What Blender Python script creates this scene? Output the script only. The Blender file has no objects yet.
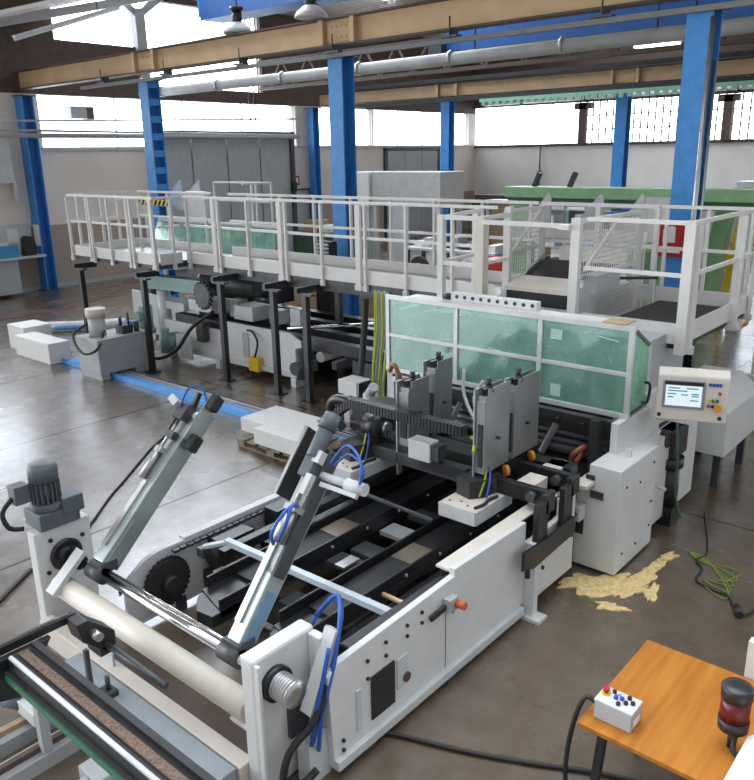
import bpy, bmesh, math, random
from mathutils import Vector, Matrix
random.seed(7)
SC = bpy.context.scene
COL = SC.collection
PI = math.pi

# ------------------------------------------------------------ materials
def new_mat(name):
    m = bpy.data.materials.new(name); m.use_nodes = True
    nt = m.node_tree
    return m, nt, nt.nodes['Principled BSDF']

def mat(name, col, rough=.5, metal=0., var=.12, scale=6., bump=0., spec=.5):
    m, nt, b = new_mat(name)
    b.inputs['Roughness'].default_value = rough
    b.inputs['Metallic'].default_value = metal
    b.inputs['Specular IOR Level'].default_value = spec
    tc = nt.nodes.new('ShaderNodeNewGeometry')
    nz = nt.nodes.new('ShaderNodeTexNoise'); nz.inputs['Scale'].default_value = scale; nz.inputs['Detail'].default_value = 4
    nt.links.new(tc.outputs['Position'], nz.inputs['Vector'])
    rp = nt.nodes.new('ShaderNodeMapRange')
    rp.inputs['From Min'].default_value = .3; rp.inputs['From Max'].default_value = .7
    rp.inputs['To Min'].default_value = 1 - var; rp.inputs['To Max'].default_value = 1 + var * .5
    nt.links.new(nz.outputs['Fac'], rp.inputs['Value'])
    mx = nt.nodes.new('ShaderNodeVectorMath'); mx.operation = 'MULTIPLY'
    mx.inputs[0].default_value = col[:3]
    nt.links.new(rp.outputs['Result'], mx.inputs[1])
    nt.links.new(mx.outputs['Vector'], b.inputs['Base Color'])
    if bump:
        bp = nt.nodes.new('ShaderNodeBump'); bp.inputs['Strength'].default_value = bump; bp.inputs['Distance'].default_value = .01
        nt.links.new(nz.outputs['Fac'], bp.inputs['Height']); nt.links.new(bp.outputs['Normal'], b.inputs['Normal'])
    return m

M = {}
M['white'] = mat('white_paint', (.65, .65, .64), .42, var=.06)
M['cream'] = mat('cream_paint', (.66, .60, .53), .45, var=.08)
M['greyp'] = mat('grey_paint', (.40, .41, .42), .45, var=.08)
M['lgrey'] = mat('light_grey_paint', (.55, .56, .56), .42, var=.07)
M['rail'] = mat('rail_paint', (.70, .68, .65), .45, var=.06)
M['black'] = mat('black_paint', (.018, .018, .02), .38, var=.3)
M['blackm'] = mat('black_matt', (.028, .027, .027), .7, var=.3)
M['dark'] = mat('dark_steel', (.075, .078, .082), .45, metal=.3, var=.25)
M['steel'] = mat('bare_steel', (.50, .50, .50), .32, metal=.85, var=.15)
M['chrome'] = mat('polished_steel', (.80, .80, .80), .12, metal=1., var=.05)
M['zinc'] = mat('zinc_plate', (.46, .52, .51), .33, metal=.6, var=.15)
M['zincd'] = mat('galvanised_sheet', (.31, .32, .32), .36, metal=.6, var=.12, scale=3)
M['motor'] = mat('motor_grey', (.10, .115, .13), .5, var=.2)
M['blue'] = mat('column_blue', (.05, .27, .66), .45, var=.15)
M['bluelt'] = mat('tray_blue', (.10, .38, .85), .45, var=.15)
M['bluehose'] = mat('hose_blue', (.02, .10, .42), .4)
M['bluedk'] = mat('crane_blue', (.025, .14, .45), .5, var=.15)
M['tan'] = mat('girder_ochre', (.62, .42, .23), .6, var=.15, scale=2)
M['brown'] = mat('rust_brown_steel', (.10, .065, .05), .65, var=.25)
M['green'] = mat('machine_green', (.26, .46, .23), .45, var=.12)
M['greendk'] = mat('dark_green', (.05, .13, .07), .5)
M['teal'] = mat('teal_metal', (.25, .38, .36), .4, var=.15)
M['wood'] = mat('raw_wood', (.40, .26, .14), .75, var=.25, scale=14)
M['card'] = mat('cardboard', (.45, .32, .18), .8, var=.15)
M['red'] = mat('red_plastic', (.45, .02, .02), .4)
M['reddk'] = mat('dark_red_lens', (.12, .006, .010), .25)
M['orange'] = mat('orange_plastic', (.75, .28, .02), .45)
M['yellow'] = mat('yellow_plastic', (.75, .48, .02), .45)
M['rubber'] = mat('black_rubber', (.014, .014, .015), .55, var=.3)
M['copper'] = mat('copper_hose', (.33, .13, .05), .45)
M['ylgreen'] = mat('earth_wire', (.38, .45, .05), .5)
M['paper'] = mat('white_paper', (.78, .78, .76), .8, var=.04)
M['film'] = mat('white_film', (.72, .76, .80), .25, var=.15, bump=.4)
M['pvc'] = mat('duct_grey', (.46, .46, .45), .6, metal=.1, var=.18, scale=2.5)
M['skin'] = mat('dust', (.6, .45, .2), .9)
M['purple'] = mat('blue_button', (.03, .06, .35), .4)
M['screenbz'] = mat('bezel_grey', (.22, .26, .33), .4)
M['mesh'] = mat('mesh_wire', (.62, .61, .58), .45)

def emit(name, col, s):
    m, nt, b = new_mat(name)
    b.inputs['Base Color'].default_value = (*col, 1)
    b.inputs['Emission Color'].default_value = (*col, 1); b.inputs['Emission Strength'].default_value = s
    return m
M['tube'] = emit('lamp_tube', (1., .97, .92), 4.)

# thin clear pane: mostly lets light straight through, a little gloss
def pane(name, tint, gloss=.1, body=0., bodycol=(.5, .7, .6)):
    m = bpy.data.materials.new(name); m.use_nodes = True
    nt = m.node_tree; nt.nodes.clear()
    o = nt.nodes.new('ShaderNodeOutputMaterial')
    t = nt.nodes.new('ShaderNodeBsdfTransparent'); t.inputs['Color'].default_value = (*tint, 1)
    g = nt.nodes.new('ShaderNodeBsdfGlossy'); g.inputs['Roughness'].default_value = .12
    g.inputs['Color'].default_value = (.9, .95, .93, 1)
    mx = nt.nodes.new('ShaderNodeMixShader'); mx.inputs[0].default_value = gloss
    src = t
    if body:
        d = nt.nodes.new('ShaderNodeBsdfDiffuse'); d.inputs['Color'].default_value = (*bodycol, 1)
        m2 = nt.nodes.new('ShaderNodeMixShader')
        geo = nt.nodes.new('ShaderNodeNewGeometry')
        nz = nt.nodes.new('ShaderNodeTexNoise'); nz.inputs['Scale'].default_value = 3.5; nz.inputs['Detail'].default_value = 5
        nt.links.new(geo.outputs['Position'], nz.inputs['Vector'])
        mr = nt.nodes.new('ShaderNodeMapRange'); mr.inputs['From Min'].default_value = .35; mr.inputs['From Max'].default_value = .7
        mr.inputs['To Min'].default_value = body * .7; mr.inputs['To Max'].default_value = min(1, body * 1.3)
        nt.links.new(nz.outputs['Fac'], mr.inputs['Value']); nt.links.new(mr.outputs['Result'], m2.inputs[0])
        nt.links.new(t.outputs[0], m2.inputs[1]); nt.links.new(d.outputs[0], m2.inputs[2])
        n3 = nt.nodes.new('ShaderNodeTexNoise'); n3.inputs['Scale'].default_value = 5.; n3.inputs['Detail'].default_value = 2; n3.inputs['Distortion'].default_value = 2.5
        nt.links.new(geo.outputs['Position'], n3.inputs['Vector'])
        rc = nt.nodes.new('ShaderNodeValToRGB'); ee = rc.color_ramp.elements
        ee[0].position = .485; ee[0].color = (0,0,0,1); ee[1].position = .515; ee[1].color = (0,0,0,1); e2 = ee.new(.5); e2.color = (1,1,1,1)
        nt.links.new(n3.outputs['Fac'], rc.inputs[0])
        mc = nt.nodes.new('ShaderNodeMix'); mc.data_type = 'RGBA'; mc.inputs[6].default_value = (*bodycol, 1); mc.inputs[7].default_value = (.8,.9,.87,1)  # whitish streaks in the body colour imitate glints on film creases
        nt.links.new(rc.outputs[0], mc.inputs[0]); nt.links.new(mc.outputs[2], d.inputs['Color'])
        bp = nt.nodes.new('ShaderNodeBump'); bp.inputs['Strength'].default_value = .35; bp.inputs['Distance'].default_value = .02
        nt.links.new(nz.outputs['Fac'], bp.inputs['Height']); nt.links.new(bp.outputs['Normal'], g.inputs['Normal'])
        src = m2
    nt.links.new(src.outputs[0], mx.inputs[1]); nt.links.new(g.outputs[0], mx.inputs[2])
    nt.links.new(mx.outputs[0], o.inputs[0])
    return m
M['glass'] = pane('window_glass', (.97, .98, 1.), .06)
M['film_glass'] = pane('green_film_panel', (.48, .80, .70), .16, .30, (.38, .62, .54))
M['film_side'] = pane('green_film_side', (.45, .85, .65), .10, .60, (.30, .60, .46))

# ------------------------------------------------------------ mesh builder
class MB:
    def __init__(s): s.bm = bmesh.new()
    def _f(s, vs, smooth=False, mi=0):
        try:
            f = s.bm.faces.new(vs); f.smooth = smooth; f.material_index = mi; return f
        except ValueError: return None
    def box(s, x0, x1, y0, y1, z0, z1, mi=0):
        v = [s.bm.verts.new(p) for p in ((x0,y0,z0),(x1,y0,z0),(x1,y1,z0),(x0,y1,z0),(x0,y0,z1),(x1,y0,z1),(x1,y1,z1),(x0,y1,z1))]
        for q in ((3,2,1,0),(4,5,6,7),(0,1,5,4),(1,2,6,5),(2,3,7,6),(3,0,4,7)): s._f([v[i] for i in q], False, mi)
        return s
    def bar(s, p, q, w, h, up=(0,0,1), mi=0):
        p, q = Vector(p), Vector(q); d = (q - p).normalized(); u = Vector(up)
        if abs(d.dot(u.normalized())) > .98: u = Vector((0,1,0))
        sx = d.cross(u).normalized(); u = sx.cross(d).normalized()
        v = []
        for c in (p, q):
            for a, b in ((-1,-1),(1,-1),(1,1),(-1,1)): v.append(s.bm.verts.new(c + sx*a*w/2 + u*b*h/2))
        for f in ((3,2,1,0),(4,5,6,7),(0,1,5,4),(1,2,6,5),(2,3,7,6),(3,0,4,7)): s._f([v[i] for i in f], False, mi)
        return s
    def cyl(s, p, q, r, n=14, r2=None, mi=0, cap=True):
        p, q = Vector(p), Vector(q); d = (q - p).normalized(); r2 = r if r2 is None else r2
        u = Vector((0,0,1)) if abs(d.z) < .9 else Vector((1,0,0))
        a = d.cross(u).normalized(); b = a.cross(d).normalized()
        r0 = [s.bm.verts.new(p + (a*math.cos(2*PI*i/n) + b*math.sin(2*PI*i/n))*r) for i in range(n)]
        r1 = [s.bm.verts.new(q + (a*math.cos(2*PI*i/n) + b*math.sin(2*PI*i/n))*r2) for i in range(n)]
        for i in range(n):
            j = (i+1) % n; s._f([r0[j], r0[i], r1[i], r1[j]], True, mi)
        if cap: s._f(r0, False, mi); s._f(r1[::-1], False, mi)
        return s
    def tube(s, pts, r, n=8, mi=0, sub=5):
        P = [Vector(p) for p in pts]
        if sub > 1 and len(P) > 2:
            Q = []
            for i in range(len(P)-1):
                p0 = P[max(i-1,0)]; p1 = P[i]; p2 = P[i+1]; p3 = P[min(i+2, len(P)-1)]
                for k in range(sub):
                    t = k/sub
                    Q.append(.5*((2*p1)+(p2-p0)*t+(2*p0-5*p1+4*p2-p3)*t*t+(3*p1-p0-3*p2+p3)*t**3))
            Q.append(P[-1]); P = Q
        rings = []; up = Vector((0,0,1))
        for i, c in enumerate(P):
            d = (P[min(i+1, len(P)-1)] - P[max(i-1,0)]).normalized()
            if abs(d.dot(up)) > .95: up = Vector((1,0,0)) if abs(d.x) < .9 else Vector((0,1,0))
            a = d.cross(up).normalized(); b = a.cross(d).normalized(); up = b
            rings.append([s.bm.verts.new(c + (a*math.cos(2*PI*k/n)+b*math.sin(2*PI*k/n))*r) for k in range(n)])
        for i in range(len(rings)-1):
            for k in range(n):
                j = (k+1) % n; s._f([rings[i][j], rings[i][k], rings[i+1][k], rings[i+1][j]], True, mi)
        s._f(rings[0], False, mi); s._f(rings[-1][::-1], False, mi)
        return s
    def prism(s, poly, ax, a, b, mi=0):
        # poly: 2-D outline in the two axes other than ax (in x,y,z order)
        def P(u, v, w): return {'x': (w,u,v), 'y': (u,w,v), 'z': (u,v,w)}[ax]
        A = [s.bm.verts.new(P(u,v,a)) for u, v in poly]; B = [s.bm.verts.new(P(u,v,b)) for u, v in poly]
        s._f(A[::-1], False, mi); s._f(B, False, mi); n = len(poly)
        for i in range(n): s._f([A[i], A[(i+1)%n], B[(i+1)%n], B[i]], False, mi)
        return s
    def hexa(s, c8, mi=0):
        v = [s.bm.verts.new(p) for p in c8]
        for q in ((3,2,1,0),(4,5,6,7),(0,1,5,4),(1,2,6,5),(2,3,7,6),(3,0,4,7)): s._f([v[i] for i in q], False, mi)
        return s
    def lathe(s, prof, c, axis=(0,0,1), n=20, mi=0):
        d = Vector(axis).normalized(); c = Vector(c)
        u = Vector((0,0,1)) if abs(d.z) < .9 else Vector((1,0,0))
        a = d.cross(u).normalized(); b = a.cross(d).normalized(); rings = []
        for r, h in prof:
            rings.append([s.bm.verts.new(c + d*h + (a*math.cos(2*PI*k/n)+b*math.sin(2*PI*k/n))*max(r,1e-4)) for k in range(n)])
        for i in range(len(rings)-1):
            for k in range(n):
                j = (k+1) % n; s._f([rings[i][j], rings[i][k], rings[i+1][k], rings[i+1][j]], True, mi)
        s._f(rings[0], False, mi); s._f(rings[-1][::-1], False, mi)
        return s
    def build(s, name, m, parent=None, bev=0.):
        bm = s.bm; bmesh.ops.recalc_face_normals(bm, faces=bm.faces[:])
        if parent is not None: off = Vector(ORG[root_of(parent)])
        elif len(bm.verts):
            xs = [v.co.x for v in bm.verts]; ys = [v.co.y for v in bm.verts]; zs = [v.co.z for v in bm.verts]
            off = Vector(((min(xs)+max(xs))/2, (min(ys)+max(ys))/2, min(zs)))
        else: off = Vector((0,0,0))
        bmesh.ops.translate(bm, verts=bm.verts[:], vec=-off)
        me = bpy.data.meshes.new(name); bm.to_mesh(me); bm.free()
        for q in (m if isinstance(m, (list, tuple)) else [m]): me.materials.append(M[q] if isinstance(q, str) else q)
        o = bpy.data.objects.new(name, me); COL.objects.link(o)
        if parent is not None: o.parent = parent
        else: o.location = off; ORG[o.name] = tuple(off)
        if bev:
            md = o.modifiers.new('Bevel', 'BEVEL'); md.width = bev; md.segments = 2; md.limit_method = 'ANGLE'; md.angle_limit = .7
        return o
ORG = {}
def root_of(o):
    while o.parent is not None: o = o.parent
    return o.name
def tag(o, label, cat, group=None, kind=None):
    if label: o['label'] = label
    if cat: o['category'] = cat
    if group: o['group'] = group
    if kind: o['kind'] = kind
    return o
def thing(name, label, cat, loc, group=None):
    o = bpy.data.objects.new(name, None); COL.objects.link(o); o.location = loc; o.empty_display_size = .2
    ORG[o.name] = tuple(loc)
    return tag(o, label, cat, group)
def one(name, mb, m, label, cat, group=None, bev=0., kind=None):
    return tag(mb.build(name, m, None, bev), label, cat, group, kind)
def struct(name, mb, m, parent=None):
    o = mb.build(name, m, parent)
    if parent is None: o['kind'] = 'structure'
    return o
def part(name, mb, m, parent, bev=0., label=None, kind=None):
    o = mb.build(name, m, parent, bev)
    if label: o['label'] = label
    if kind: o['kind'] = kind
    return o
def B(*a): return MB().box(*a)

# ------------------------------------------------------------ camera and light
f_px = 778.8; pit, rol, yaw = .29409, -.01797, .7139
Fh = Vector((math.sin(-yaw), math.cos(-yaw), 0)); Rh = Vector((Fh.y, -Fh.x, 0))
fw = Fh*math.cos(pit) + Vector((0,0,-math.sin(pit))); uh = Fh*math.sin(pit) + Vector((0,0,math.cos(pit)))
Rv = Rh*math.cos(rol) + uh*math.sin(rol); Uv = -Rh*math.sin(rol) + uh*math.cos(rol)
cam = bpy.data.cameras.new('camera'); co = bpy.data.objects.new('camera', cam); COL.objects.link(co)
mw = Matrix((( Rv.x, Uv.x, -fw.x, 0), (Rv.y, Uv.y, -fw.y, 0), (Rv.z, Uv.z, -fw.z, 3.7), (0,0,0,1)))
co.matrix_world = mw
cam.sensor_fit = 'VERTICAL'; cam.sensor_height = 24; cam.lens = f_px/780*24; cam.clip_start = .05; cam.clip_end = 200
SC.camera = co
w = bpy.data.worlds.new('sky'); SC.world = w; w.use_nodes = True
nt_ = w.node_tree; bg = nt_.nodes['Background']
# bright open sky outside the window side, the dimmer rest of the hall on the other side
tcw = nt_.nodes.new('ShaderNodeTexCoord'); dtw = nt_.nodes.new('ShaderNodeVectorMath'); dtw.operation = 'DOT_PRODUCT'
dtw.inputs[1].default_value = Vector((-.80, .48, .36)).normalized(); nt_.links.new(tcw.outputs['Generated'], dtw.inputs[0])
mrw = nt_.nodes.new('ShaderNodeMapRange'); mrw.inputs['From Min'].default_value = -.35; mrw.inputs['From Max'].default_value = .9
mrw.inputs['To Min'].default_value = 0; mrw.inputs['To Max'].default_value = 1.
nt_.links.new(dtw.outputs['Value'], mrw.inputs['Value']); pww = nt_.nodes.new('ShaderNodeMath'); pww.operation = 'POWER'; pww.inputs[1].default_value = 1.6; nt_.links.new(mrw.outputs[0], pww.inputs[0])
mlw = nt_.nodes.new('ShaderNodeMath'); mlw.operation = 'MULTIPLY_ADD'; mlw.inputs[1].default_value = 9.0; mlw.inputs[2].default_value = .55; nt_.links.new(pww.outputs[0], mlw.inputs[0])
nt_.links.new(mlw.outputs[0], bg.inputs['Strength'])
bg.inputs['Color'].default_value = (.90, .95, 1., 1)
vs = SC.view_settings; vs.view_transform = 'Standard'; vs.look = 'None'; vs.exposure = .45; vs.gamma = 1.; vs.use_curve_mapping = False
SC.cycles.use_denoising = True
SC.cycles.max_bounces = 8; SC.cycles.transparent_max_bounces = 16

# ------------------------------------------------------------ setting
def floor_mat():
    m, nt, b = new_mat('concrete_floor'); N = nt.nodes.new; L = nt.links.new
    geo = N('ShaderNodeNewGeometry')
    n1 = N('ShaderNodeTexNoise'); n1.inputs['Scale'].default_value = .55; n1.inputs['Detail'].default_value = 7; n1.inputs['Roughness'].default_value = .62
    n2 = N('ShaderNodeTexNoise'); n2.inputs['Scale'].default_value = 4.; n2.inputs['Detail'].default_value = 8; n2.inputs['Roughness'].default_value = .7
    L(geo.outputs['Position'], n1.inputs['Vector']); L(geo.outputs['Position'], n2.inputs['Vector'])
    r1 = N('ShaderNodeValToRGB'); e = r1.color_ramp.elements
    e[0].position = .33; e[0].color = (.078, .050, .028, 1); e[1].position = .68; e[1].color = (.165, .116, .074, 1)
    L(n1.outputs['Fac'], r1.inputs[0])
    mr = N('ShaderNodeMapRange'); mr.inputs['From Min'].default_value = .3; mr.inputs['From Max'].default_value = .7; mr.inputs['To Min'].default_value = .78; mr.inputs['To Max'].default_value = 1.15
    L(n2.outputs['Fac'], mr.inputs['Value'])
    mu = N('ShaderNodeVectorMath'); mu.operation = 'MULTIPLY'; L(r1.outputs[0], mu.inputs[0]); L(mr.outputs[0], mu.inputs[1])
    # saw-cut joints: lines of constant x every 3.2 m and of constant y every 9 m
    sp = N('ShaderNodeSeparateXYZ'); L(geo.outputs['Position'], sp.inputs[0])
    def line(sock, off, per, wid):
        a = N('ShaderNodeMath'); a.operation = 'ADD'; a.inputs[1].default_value = off + 100*per; L(sock, a.inputs[0])
        c = N('ShaderNodeMath'); c.operation = 'MODULO'; c.inputs[1].default_value = per; L(a.outputs[0], c.inputs[0])
        d = N('ShaderNodeMath'); d.operation = 'LESS_THAN'; d.inputs[1].default_value = wid; L(c.outputs[0], d.inputs[0])
        return d
    l1 = line(sp.outputs['X'], 7.03, 3.2, .04); l2 = line(sp.outputs['Y'], 1.2, 9., .035)
    mxx = N('ShaderNodeMath'); mxx.operation = 'MAXIMUM'; L(l1.outputs[0], mxx.inputs[0]); L(l2.outputs[0], mxx.inputs[1])
    mix = N('ShaderNodeMix'); mix.data_type = 'RGBA'; L(mxx.outputs[0], mix.inputs[0]); L(mu.outputs[0], mix.inputs[6]); mix.inputs[7].default_value = (.045, .036, .03, 1)
    L(mix.outputs[2], b.inputs['Base Color'])
    cw = N('ShaderNodeMapRange'); cw.inputs['From Min'].default_value = .35; cw.inputs['From Max'].default_value = .65; cw.inputs['To Min'].default_value = .55; cw.inputs['To Max'].default_value = 1.; L(n2.outputs['Fac'], cw.inputs['Value'])
    rr = N('ShaderNodeMapRange'); rr.inputs['From Min'].default_value = .3; rr.inputs['From Max'].default_value = .7; rr.inputs['To Min'].default_value = .2; rr.inputs['To Max'].default_value = .32
    L(n1.outputs['Fac'], rr.inputs['Value']); L(rr.outputs[0], b.inputs['Roughness'])
    b.inputs['Specular IOR Level'].default_value = .9; b.inputs['Coat Roughness'].default_value = .33; b.inputs['Coat IOR'].default_value = 1.65; jm = N('ShaderNodeMath'); jm.operation = 'SUBTRACT'; L(cw.outputs[0], jm.inputs[0]); L(mxx.outputs[0], jm.inputs[1]); jm.use_clamp = True; L(jm.outputs[0], b.inputs['Coat Weight']); b.inputs['Coat Tint'].default_value = (.93,.96,1.,1)
    return m
M['floor'] = floor_mat()
def wall_mat(name, lo, hi, zs):
    m, nt, b = new_mat(name); N = nt.nodes.new; L = nt.links.new
    geo = N('ShaderNodeNewGeometry'); sp = N('ShaderNodeSeparateXYZ'); L(geo.outputs['Position'], sp.inputs[0])
    g = N('ShaderNodeMath'); g.operation = 'GREATER_THAN'; g.inputs[1].default_value = zs; L(sp.outputs['Z'], g.inputs[0])
    mix = N('ShaderNodeMix'); mix.data_type = 'RGBA'; mix.inputs[6].default_value = (*lo, 1); mix.inputs[7].default_value = (*hi, 1); L(g.outputs[0], mix.inputs[0])
    nz = N('ShaderNodeTexNoise'); nz.inputs['Scale'].default_value = .8; nz.inputs['Detail'].default_value = 6; L(geo.outputs['Position'], nz.inputs['Vector'])
    mr = N('ShaderNodeMapRange'); mr.inputs['To Min'].default_value = .82; mr.inputs['To Max'].default_value = 1.1; L(nz.outputs['Fac'], mr.inputs['Value'])
    mu = N('ShaderNodeVectorMath'); mu.operation = 'MULTIPLY'; L(mix.outputs[2], mu.inputs[0]); L(mr.outputs[0], mu.inputs[1])
    L(mu.outputs[0], b.inputs['Base Color']); b.inputs['Roughness'].default_value = .8
    return m
M['wallL'] = wall_mat('painted_wall_beige_over_taupe', (.40, .33, .28), (.80, .72, .65), 1.85)
M['wallF'] = wall_mat('painted_wall_white_over_taupe', (.40, .34, .30), (.86, .84, .80), 1.45)
def roof_mat():
    m, nt, b = new_mat('corrugated_roof_sheet'); N = nt.nodes.new; L = nt.links.new
    geo = N('ShaderNodeNewGeometry'); wv = N('ShaderNodeTexWave'); wv.bands_direction = 'X'; wv.inputs['Scale'].default_value = 1.1
    L(geo.outputs['Position'], wv.inputs['Vector'])
    r = N('ShaderNodeValToRGB'); r.color_ramp.elements[0].color = (.30, .24, .21, 1); r.color_ramp.elements[1].color = (.62, .58, .54, 1)
    L(wv.outputs['Fac'], r.inputs[0]); L(r.outputs[0], b.inputs['Base Color']); b.inputs['Roughness'].default_value = .6
    bp = N('ShaderNodeBump'); bp.inputs['Strength'].default_value = .6; bp.inputs['Distance'].default_value = .05; L(wv.outputs['Fac'], bp.inputs['Height']); L(bp.outputs[0], b.inputs['Normal'])
    return m
M['roof'] = roof_mat()
XW, YF = -22.7, 34.0
struct('floor', B(-23.2, 9, -7, 34.4, -.3, 0), 'floor')
# left wall in pieces round its openings (window strip z 4.05-5.5, clerestory z 7.0-8.4)
wl = MB()
wl.box(XW-.3, XW, 2, YF, 0, 4.05); wl.box(XW-.3, XW, 10.2, 11.65, 4.05, 5.5); wl.box(XW-.3, XW, 2, 4, 4.05, 5.5)
for y0, y1 in ((21.75, 22.75), (26.2, 26.3), (33.4, 34)): wl.box(XW-.3, XW, y0, y1, 4.05, 5.5)
struct('wall_left', wl, 'wallL')
wu = MB(); wu.box(XW-.3, XW, 2, 15.1, 5.5, 7.0); wu.box(XW-.3, XW, 15.1, 20.2, 5.5, 5.9); wu.box(XW-.3, XW, 20.2, YF, 5.5, 7.0); wu.box(XW-.3, XW, 2, 12.4, 7.0, 8.6); wu.box(XW-.3, XW, 20.2, YF, 7.0, 8.6); wu.box(XW-.3, XW, 12.4, 20.2, 8.42, 8.6)
struct('wall_left_upper', wu, 'brown')  # dark brown stands for shadow and roof structure above the windows
wf = MB(); wf.box(XW, 9, YF, YF+.3, 0, 4.0)
struct('wall_far', wf, 'wallF')
wfu = MB(); wfu.box(XW, 9, YF, YF+.3, 5.78, 8.6)
struct('wall_far_upper', wfu, 'brown')
rf = MB(); sk = MB()
ys = [-7, -4, 8, 8.6, 13.2, 13.9, 18.2, 18.9, 22.6, 23.6, 27.5, 28.2, 33.2, 34.3]; openrow = [0,1,0,1,0,1,0,1,0,1,0,1,0]  # open roof rows are skylights added for daylight on machines and floor
for (y0, y1), op in zip(zip(ys, ys[1:]), openrow):
    if not op: rf.box(-23, 9, y0, y1, 8.6, 8.75); continue
    xl = -6. if y0 < 0 else -20.8 if y0 < 17 else (-19.5) if y0 < 26 else -19.
    edges = [-23, xl]; x = xl
    xr = 6.0 if y0 < 0 else -11.5
    while x < xr-.1:
        x2 = min(x+6.4, xr); sk.box(x+.6, x2, y0, y1, 8.66, 8.68); rf.box(x, x+.6, y0, y1, 8.6, 8.75); x = x2
    rf.box(-23, xl, y0, y1, 8.6, 8.75); rf.box(xr, 9, y0, y1, 8.6, 8.75)
struct('ceiling', rf, 'roof')
struct('window_11', sk, 'glass')  # panes of the added roof skylights
struct('ceiling_slope', MB().hexa([(-22.68,8.2,6.55),(-17.6,8.2,6.55),(-17.6,13.4,8.1),(-22.68,13.4,8.1),(-22.68,8.2,6.63),(-17.6,8.2,6.63),(-17.6,13.4,8.18),(-22.68,13.4,8.18)]), 'roof')
n = 0
def window(y0, y1, z0, z1, nv, nh, axis, at, lab=None, dark=True):
    """glazing strip: pane is the structure object, its bars a child"""
    global n; n += 1
    g = MB(); fr = MB(); t = .03 if nh < 3 else .05
    if axis == 'x':
        g.box(at-.16, at-.15, y0, y1, z0, z1)
        for i in range(nv+1):
            y = y0 + (y1-y0)*i/nv; fr.box(at-.18, at-.12, y-t/2, y+t/2, z0, z1)
        for i in range(nh+1):
            z = z0 + (z1-z0)*i/nh; fr.box(at-.18, at-.12, y0, y1, z-t/2, z+t/2)
    else:
        g.box(y0, y1, at+.15, at+.16, z0, z1)
        for i in range(nv+1):
            y = y0 + (y1-y0)*i/nv; fr.box(y-t/2, y+t/2, at+.12, at+.18, z0, z1)
        for i in range(nh+1):
            z = z0 + (z1-z0)*i/nh; fr.box(y0, y1, at+.12, at+.18, z-t/2, z+t/2)
    o = struct('window_%d' % n, g, 'glass')
    part('window_frame', fr, 'brown' if dark else 'lgrey', o)  # light grey bars imitate frames washed out by window glare
window(11.65, 21.75, 4.05, 5.5, 4, 1, 'x', XW, dark=False)
window(4, 10.2, 4.05, 5.5, 3, 1, 'x', XW, dark=False)
window(22.75, 26.2, 4.05, 5.5, 2, 1, 'x', XW, dark=False)
window(26.3, 33.4, 4.05, 5.5, 4, 1, 'x', XW, dark=False)
window(12.4, 15.1, 7.0, 8.42, 1, 1, 'x', XW, dark=False)
window(15.1, 20.2, 5.9, 8.42, 1, 1, 'x', XW, dark=False)
window(-22.7, -17.2, 4.0, 5.78, 4, 1, 'y', YF, dark=False)
window(-17.2, -10.9, 4.0, 5.78, 20, 3, 'y', YF)
window(-10.9, -4.6, 4.0, 5.78, 20, 3, 'y', YF)
window(-4.6, 9, 4.0, 5.78, 40, 3, 'y', YF)
# sills and cornices
struct('trim_1', B(XW, XW+.08, 11.5, 34, 3.97, 4.05), 'lgrey')
struct('trim_2', B(XW, 9, YF-.12, YF, 3.9, 4.02), 'brown')
struct('trim_3', B(XW, 9, YF-.15, YF, 5.74, 5.95), 'brown')
struct('baseboard_left', B(XW, XW+.03, 2, 34, 0, .12), 'greyp')
for i, x in enumerate((-16.9, -10.7, -4.5)):
    t = MB(); t.box(x-.17, x+.17, YF-.25, YF-.02, 4.0, 5.7); t.box(x-.4, x+.4, YF-.25, YF-.02, 5.45, 5.72)
    struct('trim_%d' % (i+4), t, 'brown')
struct('trim_7', B(XW, XW+.3, 31.5, 31.75, 0, 4.), 'lgrey')
# Y-shaped post in the clerestory
yp = MB(); yp.box(XW-.1, XW+.15, 15.05, 15.4, 6.1, 8.1); yp.bar((XW+.02, 15.2, 7.9), (XW+.02, 14.2, 8.6), .2, .2); yp.bar((XW+.02, 15.2, 7.9), (XW+.02, 16.2, 8.6), .2, .2)
struct('trim_8', yp, 'greyp')
# sliding door of four grey leaves on the left wall
dr = MB().box(XW+.02, XW+.4, 15.1, 21.3, 4.38, 4.55); dr.box(XW+.05, XW+.35, 21.12, 21.3, 0, 4.4)
d1 = struct('door_1', dr, 'dark')
for i in range(4):
    y0 = 15.15 + i*1.5
    part('door_leaf', B(XW+.06, XW+.26, y0+.03, y0+1.47, .03, 4.38), 'greyp', d1)
part('door_handle', B(XW+.26, XW+.42, 21.1, 21.28, 2.4, 2.75), 'black', d1)
d2 = struct('door_2', MB().box(XW, XW+.1, 26.9, 30.9, 3.82, 3.95).box(XW, XW+.1, 26.9, 27.05, 0, 3.9).box(XW, XW+.1, 30.75, 30.9, 0, 3.9), 'dark')
for i in range(3): part('door_leaf', B(XW+.02, XW+.09, 27.1+i*1.22, 28.28+i*1.22, .02, 3.8), 'greyp', d2)
d3 = struct('door_3', MB().box(XW, XW+.06, 21.42, 21.46, 0, 2.45).box(XW, XW+.06, 22.3, 22.36, 0, 2.45).box(XW, XW+.06, 21.42, 22.36, 2.4, 2.46), 'dark')
part('door_leaf', B(XW, XW+.03, 21.46, 22.3, .02, 2.4), 'lgrey', d3)
fs = thing('fire_extinguisher_sign', 'small red framed sign on the beige wall right of the sliding door', 'sign', (XW+.04, 21.65, 2.6))
part('sign_plate', B(XW+.032, XW+.05, 21.52, 21.78, 2.6, 2.95), 'red', fs)
part('sign_symbol', B(XW+.05, XW+.055, 21.59, 21.71, 2.68, 2.88), 'paper', fs)
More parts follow.
